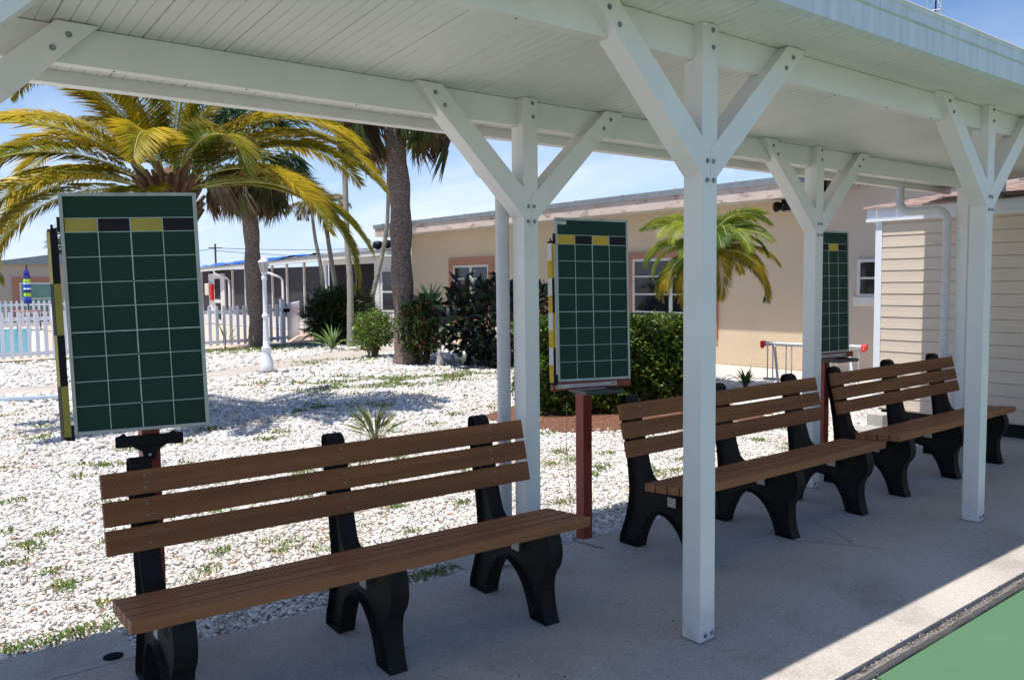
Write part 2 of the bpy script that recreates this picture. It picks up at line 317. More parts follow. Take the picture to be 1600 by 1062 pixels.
def stones(x0, x1, y0, y1, dens, size, hmax):
    n = int((x1-x0)*(y1-y0)*dens); X = rng.uniform(x0, x1, n); Y = rng.uniform(y0, y1, n)
    k = inview(X, Y, np.zeros(n)) & (Y > slab_back(X)+rng.normal(.0, .012, n)) & ~in_poly(X, Y, PATH) & ~in_poly(X, Y, MUL) & ~((X > 5.9) & (Y < 2.4)) & (X < 9.0)
    X, Y = X[k], Y[k]; return X, Y, size*np.exp(rng.normal(0, .40, len(X))), rng.random(len(X))*hmax
S = [stones(-3.2, 4.5, 1.4, 3.4, 3700, .0096, .016), stones(-3.2, 6, 3.4, 6.0, 2500, .0117, .016), stones(-3.5, 9, 6.0, 10, 900, .0170, .020), stones(-4, 9, 10, 18, 190, .032, .02), stones(4.5, 9, 1.4, 3.4, 900, .017, .02)]
X, Y, R_, Hh = [np.concatenate([s[i] for s in S]) for i in range(4)]
b = bmesh.new(); bmesh.ops.create_icosphere(b, subdivisions=1, radius=1); iv = np.array([v.co[:] for v in b.verts]); ifc = np.array([[v.index for v in f.verts] for f in b.faces]); b.free()
n = len(X); print('stones', n)
V = iv[None]*(1+rng.normal(0, .21, (n, 12, 1))); V = V*np.stack([rng.uniform(.85, 1.55, n), rng.uniform(.65, 1.0, n), rng.uniform(.34, .62, n)], -1)[:, None, :]
A = rng.uniform(0, 6.28, n); T = rng.normal(0, .35, n); ca, sa, ct, st_ = np.cos(A), np.sin(A), np.cos(T), np.sin(T)
y1 = V[..., 1]*ct[:, None]-V[..., 2]*st_[:, None]; z1 = V[..., 1]*st_[:, None]+V[..., 2]*ct[:, None]; x1 = V[..., 0]
VV = np.stack([x1*ca[:, None]-y1*sa[:, None], x1*sa[:, None]+y1*ca[:, None], z1], -1)*R_[:, None, None]+np.stack([X, Y, Hh-.028], -1)[:, None, :]
base = np.ones((n, 3))*rng.uniform(.80, 1.04, (n, 1)); q = rng.random(n); dirt = np.clip(np.sin(X*1.7+np.sin(Y*1.3)*2)*np.sin(Y*1.9+X*.7)+rng.normal(0, .35, n)-.35, 0, 1)[:, None]; base *= 1-dirt*np.array([.16, .22, .30])
base[q < .10] *= np.array([.78, .74, .70]); base[(q > .10) & (q < .20)] *= np.array([.98, .84, .74]); base[(q > .2) & (q < .24)] *= np.array([.52, .50, .48]); base[(q > .24) & (q < .255)] *= np.array([.55, .38, .28])
struct(npmesh('gravel', VV.reshape(-1, 3), (ifc[None]+np.arange(n)[:, None, None]*12).reshape(-1, 3), stone_m, tint=np.repeat(base, 12, 0)), 'stuff')

# ------------------------------------------------------------------ foliage helpers
def lerp3(a, b, t): return tuple(a[i]*(1-t)+b[i]*t for i in range(3))
def leaves(P, D, Nn, L, W, col, droop=.15):
    """P base points, D unit directions, Nn normals, L lengths, W widths, col (n,3): each leaf 6 verts, 4 tris with a fold"""
    n = len(P); S_ = np.cross(D, Nn); S_ /= np.linalg.norm(S_, axis=1, keepdims=True)+1e-9; Nn = np.cross(S_, D)
    L = np.broadcast_to(L, n)[:, None]; W = np.broadcast_to(W, n)[:, None]
    mid = P+D*L*.5+Nn*L*.02; tip = P+D*L-Nn*L*droop; a = P+D*L*.42+S_*W*.5+Nn*W*.16; c = P+D*L*.42-S_*W*.5+Nn*W*.16
    V = np.stack([P, a, mid, c, tip], 1).reshape(-1, 3); F = np.array([[0, 2, 1], [0, 3, 2], [1, 2, 4], [2, 3, 4]])
    F = (F[None]+np.arange(n)[:, None, None]*5).reshape(-1, 3); return V, F, np.repeat(col, 5, 0)
def unit(a): return a/(np.linalg.norm(a, axis=-1, keepdims=True)+1e-9)
def cloud(name, parent, n, sampler, L, W, cols, up=.5, seed=1, mat=None):
    r = np.random.default_rng(seed); P, O = sampler(r, n)           # points and outward directions
    D = unit(O+r.normal(0, .55, (n, 3))+np.array([0, 0, up])); Nn = unit(r.normal(0, .6, (n, 3))+np.array([0, 0, 1.0])+O*.4)
    C_ = np.array([cols[i] for i in r.integers(0, len(cols), n)])*r.uniform(.75, 1.25, (n, 1))
    V, F, C2 = leaves(P, D, Nn, L*r.uniform(.6, 1.25, n), W*r.uniform(.7, 1.2, n), C_)
    return npmesh(name, V, F, mat or leaf_m, parent, C2)
def feather(parent, base, az, e0, length, droop, nl, ll, cols, seed, width=.022, name='frond', tipcol=None, lift=.35, curl=1.25, hang=.25, rr=.013):
    """feather frond: rachis tube and leaflets in ONE mesh pair (leaflets part, rachis inside it)"""
    r = random.Random(seed); d0 = Vector((math.cos(az), math.sin(az), 0)); side = Vector((-math.sin(az), math.cos(az), 0)); tw = r.uniform(-.5, .5)
    p = Vector(base); pts = [p.copy()]; K = 22; dirs = []; bend = r.uniform(-.35, .35)
    for i in range(K):
        t = (i+.5)/K; e = e0-droop*(t**curl); dd = (d0*math.cos(bend*t)+side*math.sin(bend*t))
        d = dd*math.cos(e)+Vector((0, 0, math.sin(e))); dirs.append(d); p = p+d*length/K; pts.append(p.copy())
    dirs.append(dirs[-1])
    P = []; D = []; Nn = []; Ls = []; Cs = []
    yel = r.random()
    for i in range(nl):
        t = .14+.86*(i+.5)/nl; f = t*K; k = min(int(f), K-1); q = pts[k].lerp(pts[k+1], f-k); d = dirs[k]
        s = d.cross(Vector((0, 0, 1))); s = s.normalized() if s.length > .05 else side.copy(); u = s.cross(d).normalized()
        s, u = s*math.cos(tw*t)+u*math.sin(tw*t), u*math.cos(tw*t)-s*math.sin(tw*t)
        for sg in (-1, 1):
            ang = math.radians(62-34*t)+r.gauss(0, .035); out_ = (d*math.cos(ang)+s*sg*math.sin(ang)+u*(lift+r.gauss(0, .05))).normalized()
            out_ = (out_+Vector((0, 0, -hang*r.uniform(.75, 1.2)))).normalized()
            P.append(q); D.append(out_); Nn.append(u+s*sg*-.3); Ls.append(ll*(math.sin(math.pi*min(1, t*.93+.06))**.55+.12)*r.uniform(.82, 1.12))
            c = lerp3(cols[0], cols[1], min(1, max(0, yel*.9+r.gauss(0, .12)+.25*math.sin(t*9+seed)+(t-.5)*.3))); g = r.uniform(.75, 1.2); Cs.append(tuple(x*g for x in c))
    P, D, Nn = [np.array([v[:] for v in a]) for a in (P, D, Nn)]; Nn = unit(Nn)
    V, F, C2 = leaves(P, unit(D), Nn, np.array(Ls), width, np.array(Cs), .18)
    if tipcol is not None:
        C2 = C2.reshape(-1, 5, 3); C2[:, 4] = C2[:, 4]*.35+np.array(tipcol)*.65; C2[:, 2] = C2[:, 2]*.75+np.array(tipcol)*.25; C2 = C2.reshape(-1, 3)
    o = npmesh(name, V, F, frond_m, parent, C2)
    mb = MB(); mb.tube(pts, [rr*(1-.85*i/K)+.002 for i in range(K+1)], 5, cap=False); mb.build('midrib', rachis_m, o)
    return o
def fan(mbv, base, d, size, seed, col, dead=False, nseg=26):
    """fan frond as arrays: petiole end at base, blade spreading around direction d"""
    r = np.random.default_rng(seed); d = unit(np.array(d, float)); up = np.array([0, 0, 1.0]); s = np.cross(d, up); s = s/(np.linalg.norm(s)+1e-6) if np.linalg.norm(s) > .1 else np.array([1, 0, 0.]); u = np.cross(s, d)
    an = np.linspace(-1.9, 1.9, nseg) if not dead else np.linspace(-.75, .75, nseg); an = an+r.normal(0, .05, nseg)
    D = unit(d[None]*np.cos(an)[:, None]+s[None]*np.sin(an)[:, None]+u[None]*(.15 if not dead else 0)-up[None]*(.35*np.abs(np.sin(an))[:, None]+(.5 if dead else .1))+r.normal(0, .07, (nseg, 3)))
    L = size*(.75+.35*np.cos(an*.7))*r.uniform(.8, 1.1, nseg); P = np.repeat(np.array(base, float)[None], nseg, 0)
    C_ = np.array(col)[None]*r.uniform(.6, 1.35, (nseg, 1))
    V, F, C2 = leaves(P, D, np.repeat(u[None], nseg, 0)+r.normal(0, .2, (nseg, 3)), L, size*(.05 if dead else .07), C_, .28); mbv.append((V, F, C2))
def flush(name, lst, mat, parent):
    o = 0; Vs = []; Fs = []; Cs = []
    for V, F, C2 in lst: Vs.append(V); Fs.append(F+o); Cs.append(C2); o += len(V)
    return npmesh(name, np.concatenate(Vs), np.concatenate(Fs), mat, parent, np.concatenate(Cs))

# ------------------------------------------------------------------ the shelter
W_ = 1.178; SOF = lambda y: 2.655-.084*y
shelter = thing('shelter', 'long white aluminium open shelter over the benches, sloping flat roof on braced posts', 'shelter')
def post(x, y, zt, bolts=True):
    bh = .138; zb = zt-bh
    mb = MB(); mb.box(x, x+.1, y, y+.1, .0, zb-.10, bev=.004)
    mb.box(x+.001, x+.099, y+.0485, y+.099, zb-.101, zb-.004); mb.box(x+.0005, x+.0995, y+.0005, y+.047, zb-.101, zt+.002)
    o = mb.build('post', white, shelter)
    if bolts:
        for c in ((x+.036, y, .03), (x+.08, y, .032), (x+.066, y, zt-.022), (x+.07, y, zt-.092)): hexbolt(c).build('bolt', bolt_m, o)
        MB().box(x-.006, x+.106, y-.006, y+.106, -.001, .006).build('base_plate', bolt_m, o)
def brace(x, y, zt, sg, bolts=True):
    """45 degree brace; sg -1 goes to -x.  x = post min x"""
    bh = .138; cx = x+.05; g = .0015
    X = lambda t: cx+sg*t
    top = zt+.001; lo = zt-.70; e = .05
    # front lamina: centre line -> soffit
    o1 = .705; i1 = .560
    poly = [(X(g), lo+.02), (X(g), lo+.19), (X(e), lo+.245-.015), (X(i1), top), (X(o1), top), (X(e), lo+.075)]
    mb = MB(); mb.prism(poly, 'y', y-.003, y+.0472, bev=.0018)
    zb = zt-bh-.003
    f = lambda za, zb_, xa, xb, z: xa+(xb-xa)*(z-za)/(zb_-za)
    po = f(lo+.075, top, e, o1, zb); pi = f(lo+.23, top, e, i1, zb)
    mb.prism([(X(e+.001), lo+.075), (X(e+.001), lo+.23), (X(pi), zb), (X(po), zb)], 'y', y+.047, y+.099, bev=.0015)
    o = mb.build('brace', white, shelter)
    if bolts:
        for t, z in ((.005+.014, lo+.135), (.005+.016, lo+.055), (.545, zt-.10), (.60, zt-.045)): hexbolt((X(t), y-.003, z)).build('bolt', bolt_m, o)
for x in (-2.796, 0, 2.796, 5.42):
    post(x, 0, 2.65); brace(x, 0, 2.65, -1); brace(x, 0, 2.65, 1)
for x in (-2.796, 0, 2.796, 5.33):
    post(x, W_, 2.55); (brace(x, W_, 2.55, -1) if x < 5 else None); brace(x, W_, 2.55, 1)
for y, zt in ((0, 2.648), (W_, 2.549)):
    mb = MB(); mb.box(-6, 6.3, y+.0473, y+.0995, zt-.138, zt, bev=.002); bo = mb.build('beam', white, shelter)
    for x in np.arange(-2.5, 6.2, .52): 
        mb = MB(); mb.lathe([(0, -.003), (.005, -.003), (.006, 0)], (x, y+.072, zt-.1378), 8); mb.build('screw', bolt_m, bo)
# roof panels with grooved soffit: profile along X, extruded along Y
mb = MB(); xs = []; x = -6.08; k = 0
while x < 6.3:
    g = .0028 if k % 6 else .004; dpt = .005 if k % 6 else .013
    xs += [(x, 0), (x+.0533-2*g, 0), (x+.0533-g, dpt)] ; x += .0533; k += 1
xs = [(a, d) for a, d in xs]; y0, y1 = -.332, 1.78
vs = []; 
for a, d in xs: vs += [(a, y0, SOF(y0)+d), (a, y1, SOF(y1)+d)]
mb.add(vs, [(2*i, 2*i+1, 2*i+3, 2*i+2) for i in range(len(xs)-1)])
mb.build('soffit', soffit_m, shelter)
mb = MB(); a0, a1 = -6.08, 6.32
mb.add([(a0, -.325, SOF(-.325)+.03), (a1, -.325, SOF(-.325)+.03), (a1, 1.83, SOF(1.83)+.03), (a0, 1.83, SOF(1.83)+.03), (a0, -.325, 2.80), (a1, -.325, 2.80), (a1, 1.83, 2.615), (a0, 1.83, 2.615)],
       [(0, 3, 2, 1), (4, 5, 6, 7), (0, 1, 5, 4), (1, 2, 6, 5), (2, 3, 7, 6), (3, 0, 4, 7)]); mb.build('roof', white, shelter)
mb = MB(); mb.prism([(-.372, 2.632), (-.335, 2.622), (-.333, 2.66), (-.333, 2.79), (-.30, 2.806), (-.30, 2.816), (-.378, 2.816), (-.378, 2.800), (-.372, 2.797)], 'x', -6.08, 6.33); fo_ = mb.build('fascia', fascia_m, shelter)
mb = MB(); mb.tube([(-6.08, -.377, 2.818), (6.33, -.377, 2.818)], .0065, 8); mb.build('drip_bead', wht_m, fo_)
MB().box(-6.08, 6.33, -.3745, -.3722, 2.742, 2.752).build('seam_strip', M('yellowed_strip', (.50, .50, .38), .6, .15, 6), fo_)
mb = MB(); mb.prism([(1.775, 2.453), (1.85, 2.453), (1.868, 2.56), (1.868, 2.60), (1.85, 2.60), (1.845, 2.51), (1.79, 2.50), (1.786, 2.54), (1.775, 2.54)], 'x', -6.08, 6.33, bev=.0015); mb.build('gutter', white, shelter)
mb = MB(); mb.prism([(-.33, 2.66), (-.33, 2.81), (1.85, 2.62), (1.85, 2.50)], 'x', 6.33, 6.36); mb.build('end_cap', white, shelter)
def downspout(x, yb, xo):
    ys = 1.812; R = .037; pts = [(xo, ys, 2.46), (xo, ys, 2.33)]
    for k in range(1, 7): a = k*math.pi/12; pts.append((xo, ys-.11*(1-math.cos(a)), 2.33-.11*math.sin(a)))
    pts.append((x, yb+.11, 2.215))
    for k in range(1, 7): a = k*math.pi/12; pts.append((x, yb+.11-.11*math.sin(a), 2.215-.11*(1-math.cos(a))))
    pts += [(x, yb, 1.2), (x, yb, .02)]
    mb = MB(); mb.tube(pts, R, 18); o = mb.build('downspout', pipe_m, shelter)
    for xx_, yy_, za_, zb_, e_ in ((xo, ys, 2.36, 2.31, .004), (x, yb, 2.12, 2.06, .004), (xo, ys, 2.47, 2.44, .006)): MB().tube([(xx_, yy_, za_), (xx_, yy_, zb_)], R+e_, 18).build('collar', pipe_m, o)
downspout(-.025, 1.335, .16); downspout(5.27, 1.335, 5.32)

# ------------------------------------------------------------------ benches
LEGP = [(.005, .428), (-.012, .385), (-.018, .33), (-.002, .275), (.028, .235), (.042, .19), (.042, .13), (.030, .06), (.008, .0), (.135, .0), (.150, .05), (.175, .11), (.215, .17), (.270, .215), (.335, .235),
        (.395, .222), (.440, .18), (.475, .12), (.500, .06), (.515, .0), (.660, .0), (.655, .05), (.620, .14), (.592, .24), (.580, .34), (.590, .46), (.612, .60), (.640, .74), (.655, .84), (.652, .885), (.628, .902), (.596, .895), (.575, .87),
        (.553, .79), (.528, .69), (.503, .59), (.478, .50), (.455, .44), (.425, .414), (.365, .405), (.20, .418)]
def smooth_poly(P, sharp):
    out = []; n = len(P)
    for i in range(n):
        p0, p1, p2, p3 = P[i-1], P[i], P[(i+1) % n], P[(i+2) % n]
        if i in sharp: p0 = p1
        if (i+1) % n in sharp: p3 = p2
        for k in range(3):
            t = k/3; out.append(tuple(.5*(2*p1[j]+(p2[j]-p0[j])*t+(2*p0[j]-5*p1[j]+4*p2[j]-p3[j])*t*t+(3*p1[j]-p0[j]-3*p2[j]+p3[j])*t**3) for j in (0, 1)))
    return out
LEGS = smooth_poly(LEGP, {0, 8, 9, 19, 20, 38, 40})
def rbox(x0, x1, poly, mb): mb.prism(poly, 'x', x0, x1, bev=.004)
def make_bench():
    t = thing('park_bench', '', 'bench'); L = 2.0
    mb = MB()
    for k in range(4):
        y = .0+k*.086; z = .470-k*.007; rbox(-.012, L+.012, [(y, z-.046), (y, z), (y+.074, z-.006), (y+.074, z-.052)], mb)
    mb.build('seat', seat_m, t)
    mb = MB(); sl = []
    for k in range(3):
        z0 = .566+k*.105; ya = .458+k*.0262; sl.append((z0, ya)); rbox(.0, L, [(ya, z0), (ya+.0235, z0+.092), (ya+.056, z0+.084), (ya+.0325, z0-.008)], mb)
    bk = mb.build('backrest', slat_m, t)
    for xl in (.115, .945, 1.745):
        mb = MB(); mb.prism(LEGS, 'x', xl, xl+.082, inset=(.014, .026), bev=.003); lg = mb.build('leg', black_m, t)
        MB().box(xl-.002, xl+.001, .215, .275, .300, .355, bev=.0005).build('sticker', label_m, lg)
        for z0, ya in sl:
            for dz in (.022, .066):
                m = MB(); m.lathe([(0, .0), (.0055, .0), (.007, .0025)], (0, 0, 0), 8)
                b_ = MB(); R4 = Matrix.Translation((xl+.041, ya+dz*.255-.0012, z0+dz)) @ Matrix.Rotation(math.radians(104), 4, 'X') @ Matrix.Rotation(math.pi, 4, 'X')
                b_.add([R4 @ Vector(v) for v in m.v], m.f); b_.build('screw', bolt_m, bk)
    return t
BL = ['brown slatted bench with black legs, nearest one, in front of the first scoreboard', 'brown slatted bench with black legs, middle of three, partly hidden behind the nearest white post', 'brown slatted bench with black legs, farthest one, beside the beige shed']
b0 = make_bench()
for i, (x, y, rz) in enumerate(((-2.135, .655, -.052), (.645, .571, -.014), (2.945, .585, -.001))):
    o = b0 if i == 0 else copy_tree(b0); o.location = (x, y, 0); o.rotation_euler = (0, 0, rz); tag(o, BL[i], 'bench', 'benches under the shelter')

# ------------------------------------------------------------------ scoreboards
def scoreboard(px_, bx, bz, yaw, label, kind):
    t = thing('scoreboard', label, 'scoreboard', (px_, 1.455, 0), 0, 'green shuffleboard scoreboards')
    bw, bh = (.513 if kind == 0 else .500), .972; yoff = -.078
    toph = bz+bh/2-.11 if kind != 0 else bz+.2
    pz = (.905 if kind else bz+.2)
    mb = MB(); mb.box(-.036, .036, -.036, .036, -.03, pz, bev=.004); ps = mb.build('post', red_m, t)
    Mx = Matrix.Translation((bx-px_, yoff, bz)) @ Matrix.Rotation(yaw, 4, 'Z') @ Matrix.Rotation(math.radians((-1.1, -3.2, -1.5)[kind]), 4, 'X') @ Matrix.Rotation(math.radians((-1.3, .9, 0)[kind]), 4, 'Y')
    def put(mb, name, mat, par): 
        o = mb.build(name, mat, par); o.data.transform(Mx); return o
    w2, h2 = bw/2, bh/2
    pn = put(MB().box(-w2+.004, w2-.004, -.004, .010, -h2+.004, h2-.004), 'panel', green_m, t)
    fr = MB(); fw = .014
    fr.box(-w2, -w2+fw, -.012, .014, -h2, h2, bev=.002); fr.box(w2-fw, w2, -.012, .014, -h2, h2, bev=.002)
    fr.box(-w2+fw, w2-fw, -.012, .014, h2-fw, h2, bev=.002); fr.box(-w2+fw, w2-fw, -.012, .014, -h2, -h2+fw, bev=.002); put(fr, 'frame', frame_m, t)
    for dx_ in (-.035, .055): put(MB().box(dx_-.012, dx_+.012, -.014, -.0125, h2-.010, h2-.003), 'clip', bolt_m, t)
    rows = [.092, .151, .256, .364, .468, .576, .680, .788, .893]; g = MB(); IW = w2-fw; zt = h2-fw; IH = bh-2*fw
    for i, r in enumerate(rows):
        hw = .0024 if i == 5 else .0016; z = zt-r*IH; g.box(-IW, IW, -.0065, -.0042, z-hw, z+hw)
    for i, xx in enumerate((-.5, 0, .5)):
        hw = .0025 if i == 1 else .0017; x_ = xx*IW; g.box(x_-hw, x_+hw, -.0072, -.0043, -h2+fw, zt-rows[0]*IH)
    put(g, 'grid_line', line_m, pn)
    for i in range(4):
        xa = -IW+i*IW/2+.0025; yb_ = xa+IW/2-.005
        cc = (yel_m if kind == 0 else yel2_m) if i % 2 == 0 else blk_m
        put(MB().box(xa, yb_, -.0060, -.0041, zt-rows[1]*IH+.002, zt-rows[0]*IH-.002), 'colour_block', cc, pn)
    for r in ((3, 6, 8) if kind == 0 else (4, 6)): put(MB().box(-.004, .004, -.009, -.0073, zt-rows[r]*IH-.004, zt-rows[r]*IH+.004, bev=.0015), 'screw', rust_m if kind == 0 else bolt_m, pn)
    # the square counting bar on brackets at the left edge
    if kind < 2:
        za, zb = h2-.155, -h2-.003; cx, cy, hb = -w2-.031, -.004, .0140
        Rb = Matrix.Translation((cx, cy, 0)) @ Matrix.Rotation(math.radians(34), 4, 'Z')
        segs = 4 if kind == 0 else 8; names = []
        core = put(MB().box(-hb+.0005, hb-.0005, -hb+.0005, hb-.0005, zb-.012, za+.012, Rb), 'counting_bar', blk_m, t)
        for s in range(segs):
            z1_ = za-(za-zb)*s/segs; z0_ = za-(za-zb)*(s+1)/segs
            if kind == 0: lf, rt = (yel_m, blk_m) if s % 2 == 0 else (blk_m, yel_m)
            else: lf = (wht_m, yel2_m)[s % 2]; rt = (yel2_m, blk_m)[(s//2) % 2]
            put(MB().box(-hb-.0015, -hb, -hb, hb, z0_, z1_, Rb), 'bar_face', lf, core); put(MB().box(-hb, hb, -hb-.0015, -hb, z0_, z1_, Rb), 'bar_face', rt, core)
        br = MB(); br.box(cx-.002, -w2, -.003, .001, za+.012, za+.017); br.box(-w2-.012, -w2-.001, -.006, .006, za+.0, za+.06); br.tube([(cx, cy, za+.01), (cx, cy, za+.03)], .005, 8); put(br, 'bracket', blk_m, t); br = MB()
        br.box(cx-.002, -w2, -.003, .001, zb-.018, zb-.013); br.box(-w2-.012, -w2-.001, -.006, .006, zb-.018, zb+.045); put(br, 'bracket', blk_m, t)
    zb_ = bz-bh/2
    if kind == 0:
        mb = MB(); zt_ = zb_-.028
        mb.box(-.130, .132, -.066, -.040, zt_-.045, zt_, bev=.004); mb.prism([(-.07, zt_-.045), (.07, zt_-.045), (.03, zt_-.07), (.022, zt_-.10), (.0, zt_-.115), (-.022, zt_-.10), (-.03, zt_-.07)], 'y', -.052, -.037)
        for x_ in (-.098, .095): mb.prism([(x_-.02, zt_), (x_, zt_+.012), (x_+.012, zt_)], 'y', -.060, -.046)
        br = mb.build('puck_holder', black_m, t)
        for c in ((-.012, -.052, zt_-.085), (.016, -.052, zt_-.065)): hexbolt(c, r=.004, h=.004).build('bolt', M('bright_bolt', (.6, .6, .6), .4, .1, 9), br)
        br.data.transform(Matrix.Rotation(yaw*.6, 4, 'Z'))
    else:
        Ry = Matrix.Rotation(yaw, 4, 'Z'); zt_ = zb_-.006
        o = MB().box(-.245, .300, -.066, -.036, zt_-.048, zt_-.002, bev=.003).build('crossbar', red_m, t); o.data.transform(Ry)
        s = MB().box(-.225, .195, -.0695, -.0665, zt_-.036, zt_-.013).build('strap', M('galvanised_strap', (.55, .54, .52), .5, .1, 9, metal=.4), o); s.data.transform(Ry)
        for x_ in (-.215, -.197, .160, .178):
            h = MB().box(x_-.004, x_+.004, -.0708, -.0696, zt_-.029, zt_-.020).build('hole', blk_m, o); h.data.transform(Ry)
        mb = MB(); z0 = zt_-.055
        mb.box(-.10, .15, -.215, -.004, z0-.004, z0); mb.box(-.10, .15, -.219, -.2151, z0-.012, z0+.012); mb.box(-.104, -.1001, -.219, -.004, z0-.012, z0+.012); mb.box(.1501, .154, -.219, -.004, z0-.012, z0+.012)
        o = mb.build('tray', M('black_tray', (.02, .024, .028), .35, .2, 9), t); o.data.transform(Ry)
    if kind == 1:
        put(MB().box(-w2+.016, -w2+.075, -.0062, -.0042, h2-.040, h2-.018), 'blank_sticker', M('silver_sticker', (.5, .52, .52), .4, .1, 20), pn)
        pts = [(-.24, -.11, .88), (-.235, -.10, .6), (-.21, -.10, .3), (-.17, -.10, .0)]
        mb = MB(); mb.tube(pts, .0016, 5); mb.build('cord', M('grey_cord', (.22, .21, .2), .7), t)
    return t
scoreboard(-1.855, -1.904, 1.479, -.367, 'green gridded scoreboard with yellow and black squares behind the nearest bench, no shelf below', 0)
scoreboard(.690, .696, 1.472, -.254, 'green gridded scoreboard on red post between the nearest bench and the middle bench', 1)
scoreboard(3.385, 3.315, 1.472, -.10, 'green gridded scoreboard on red post before the farthest bench, half hidden by a white post', 2)

# ------------------------------------------------------------------ shed
SX = 6.0
shed = thing('shed', 'beige vinyl sided shed with pinkish shingle roof beside the farthest bench', 'shed', (SX, 1, 0))
ys0, ys1 = -3.2, 2.40
mb = MB(); z = .16; prof = []
while z < 2.19:
    prof += [(0, z), (.002, z+.002), (.004, z+.040), (.005, z+.047), (.0065, z+.1185), (.020, z+.1190), (.020, z+.1240)]; z += .125
vs = []
for d, z in prof: vs += [(-.024+d, ys0-1, z), (-.024+d, ys1-1-.045, z)]
mb.add(vs, [(2*i, 2*i+1, 2*i+3, 2*i+2) for i in range(len(prof)-1)]); mb.build('siding', siding_m, shed)
MB().box(0, 3.0, ys0-1, ys1-1-.02, .14, 2.2).build('wall', siding_m, shed)
MB().box(-.030, .06, ys1-1-.075, ys1-1, .13, 2.19, bev=.002).build('corner_trim', shedtrim_m, shed)
mb = MB(); mb.box(-.05, -.0, ys0-1, ys1-1+.09, 2.185, 2.33, bev=.002); mb.box(-.062, -.0501, ys0-1, ys1-1+.095, 2.185, 2.215); mb.box(0.001, 3, ys1-1+.001, ys1-1+.09, 2.185, 2.33); mb.build('fascia', shedtrim_m, shed)
mb = MB()
for k in range(14):                                                # shingle courses
    x0 = -.09+k*.14; z0 = 2.338+(k*.14)*.20; x1_ = x0+.17
    yend = ys1-1+.12-max(0, x0)*.75
    yy = ys0-1; 
    while yy < yend:
        wd = rng.uniform(.16, .32); y2 = min(yy+wd, yend); dz = rng.uniform(0, .006)
        mb.add([(x0, yy, z0+dz), (x1_, yy, z0+.022+dz), (x1_, y2-.004, z0+.022+dz), (x0, y2-.004, z0+dz), (x0, yy, z0-.016), (x0, y2-.004, z0-.016), (x1_, y2-.004, z0-.01)], [(0, 3, 2, 1), (4, 5, 3, 0), (3, 5, 6, 2)]); yy = y2
mb.build('roof', shingle_m, shed)
mb = MB(); mb.add([(-.085, ys1-1+.115, 2.325), (1.9, ys1-1-1.38, 2.70), (3.2, ys1-1-1.38, 2.70), (3.2, ys1-1+.115, 2.325)], [(0, 1, 2, 3)]); mb.build('hip', shingle_m, shed)
MB().box(-.10, -.062, ys0-1, 1.10-1, 2.335, 2.352).build('drip_edge', M('dark_drip', (.05, .035, .03), .7, .2, 9), shed)
MB().box(.05, 2.9, ys0-1, ys1-1-.06, -.04, .135).build('base', dark_m, shed)  # near-black block paints the shade in the gap under the raised floor
blk = tag(MB().box(5.72, 5.95, 2.15, 2.33, -.03, .12, bev=.01).build('concrete_block', pad_m), 'grey concrete block on the ground at the corner of the beige shed', 'block')

# ------------------------------------------------------------------ main peach building
BX = 9.8
bld = thing('peach_building', 'long peach stucco building with peeling fascia and salmon framed windows', 'building', (BX, 10, 0))
def bp(x0, x1, y0, y1, z0, z1, name, mat, par=bld, bev=0): return MB().box(x0-BX, x1-BX, y0-10, y1-10, z0, z1, bev=bev).build(name, mat, par)
bp(BX, BX+8, 5.3, 18.12, -.05, 2.92, 'wall', peach_m)
bp(9.08, BX+8.2, 5.0, 18.8, 2.905, 2.93, 'eave', eave_m)
bp(9.05, 9.078, 5.0, 18.85, 2.885, 3.14, 'fascia', peel_m); bp(9.08, 17.9, 18.80, 18.85, 2.885, 3.14, 'fascia', peel_m)
mb = MB(); mb.prism([(9.02-BX, 3.105), (9.02-BX, 3.215), (9.3-BX, 3.215), (17-BX, 3.6), (17-BX, 3.142), (9.049-BX, 3.142), (9.049-BX, 3.105)], 'y', -5.0, 8.9); mb.build('roof', drip_m, bld)
for yy in np.arange(6.5, 18.5, 1.32): bp(9.03, 9.07, yy, yy+.05, 3.216, 3.235, 'roof_clip', wht_m)
bp(BX, BX+8, 2.4, 5.28, -.05, 3.91, 'wall', M('peach_stucco_wing', (.54, .46, .385), .9, .04, .8, .003, 90))
for k in range(61): bp(BX-.035, BX-.001, -4+.15*k, -4+.15*k+.138, 2.99, 3.91, 'board', M('tan_board', (.50, .38, .29), .8, .06, 2)) if 43 < k else None
mb = MB(); mb.box(8.35-BX, BX+8-BX, -7.4, -4.6, 3.92, 4.08); mb.build('wing_shade_roof', drip_m, bld)  # unseen roof, its overhang shaped to throw shade down the wing wall
bp(BX, BX+.04, 17.72, 18.12, -.05, 2.9, 'corner_pilaster', peach_m, bev=0) if False else None
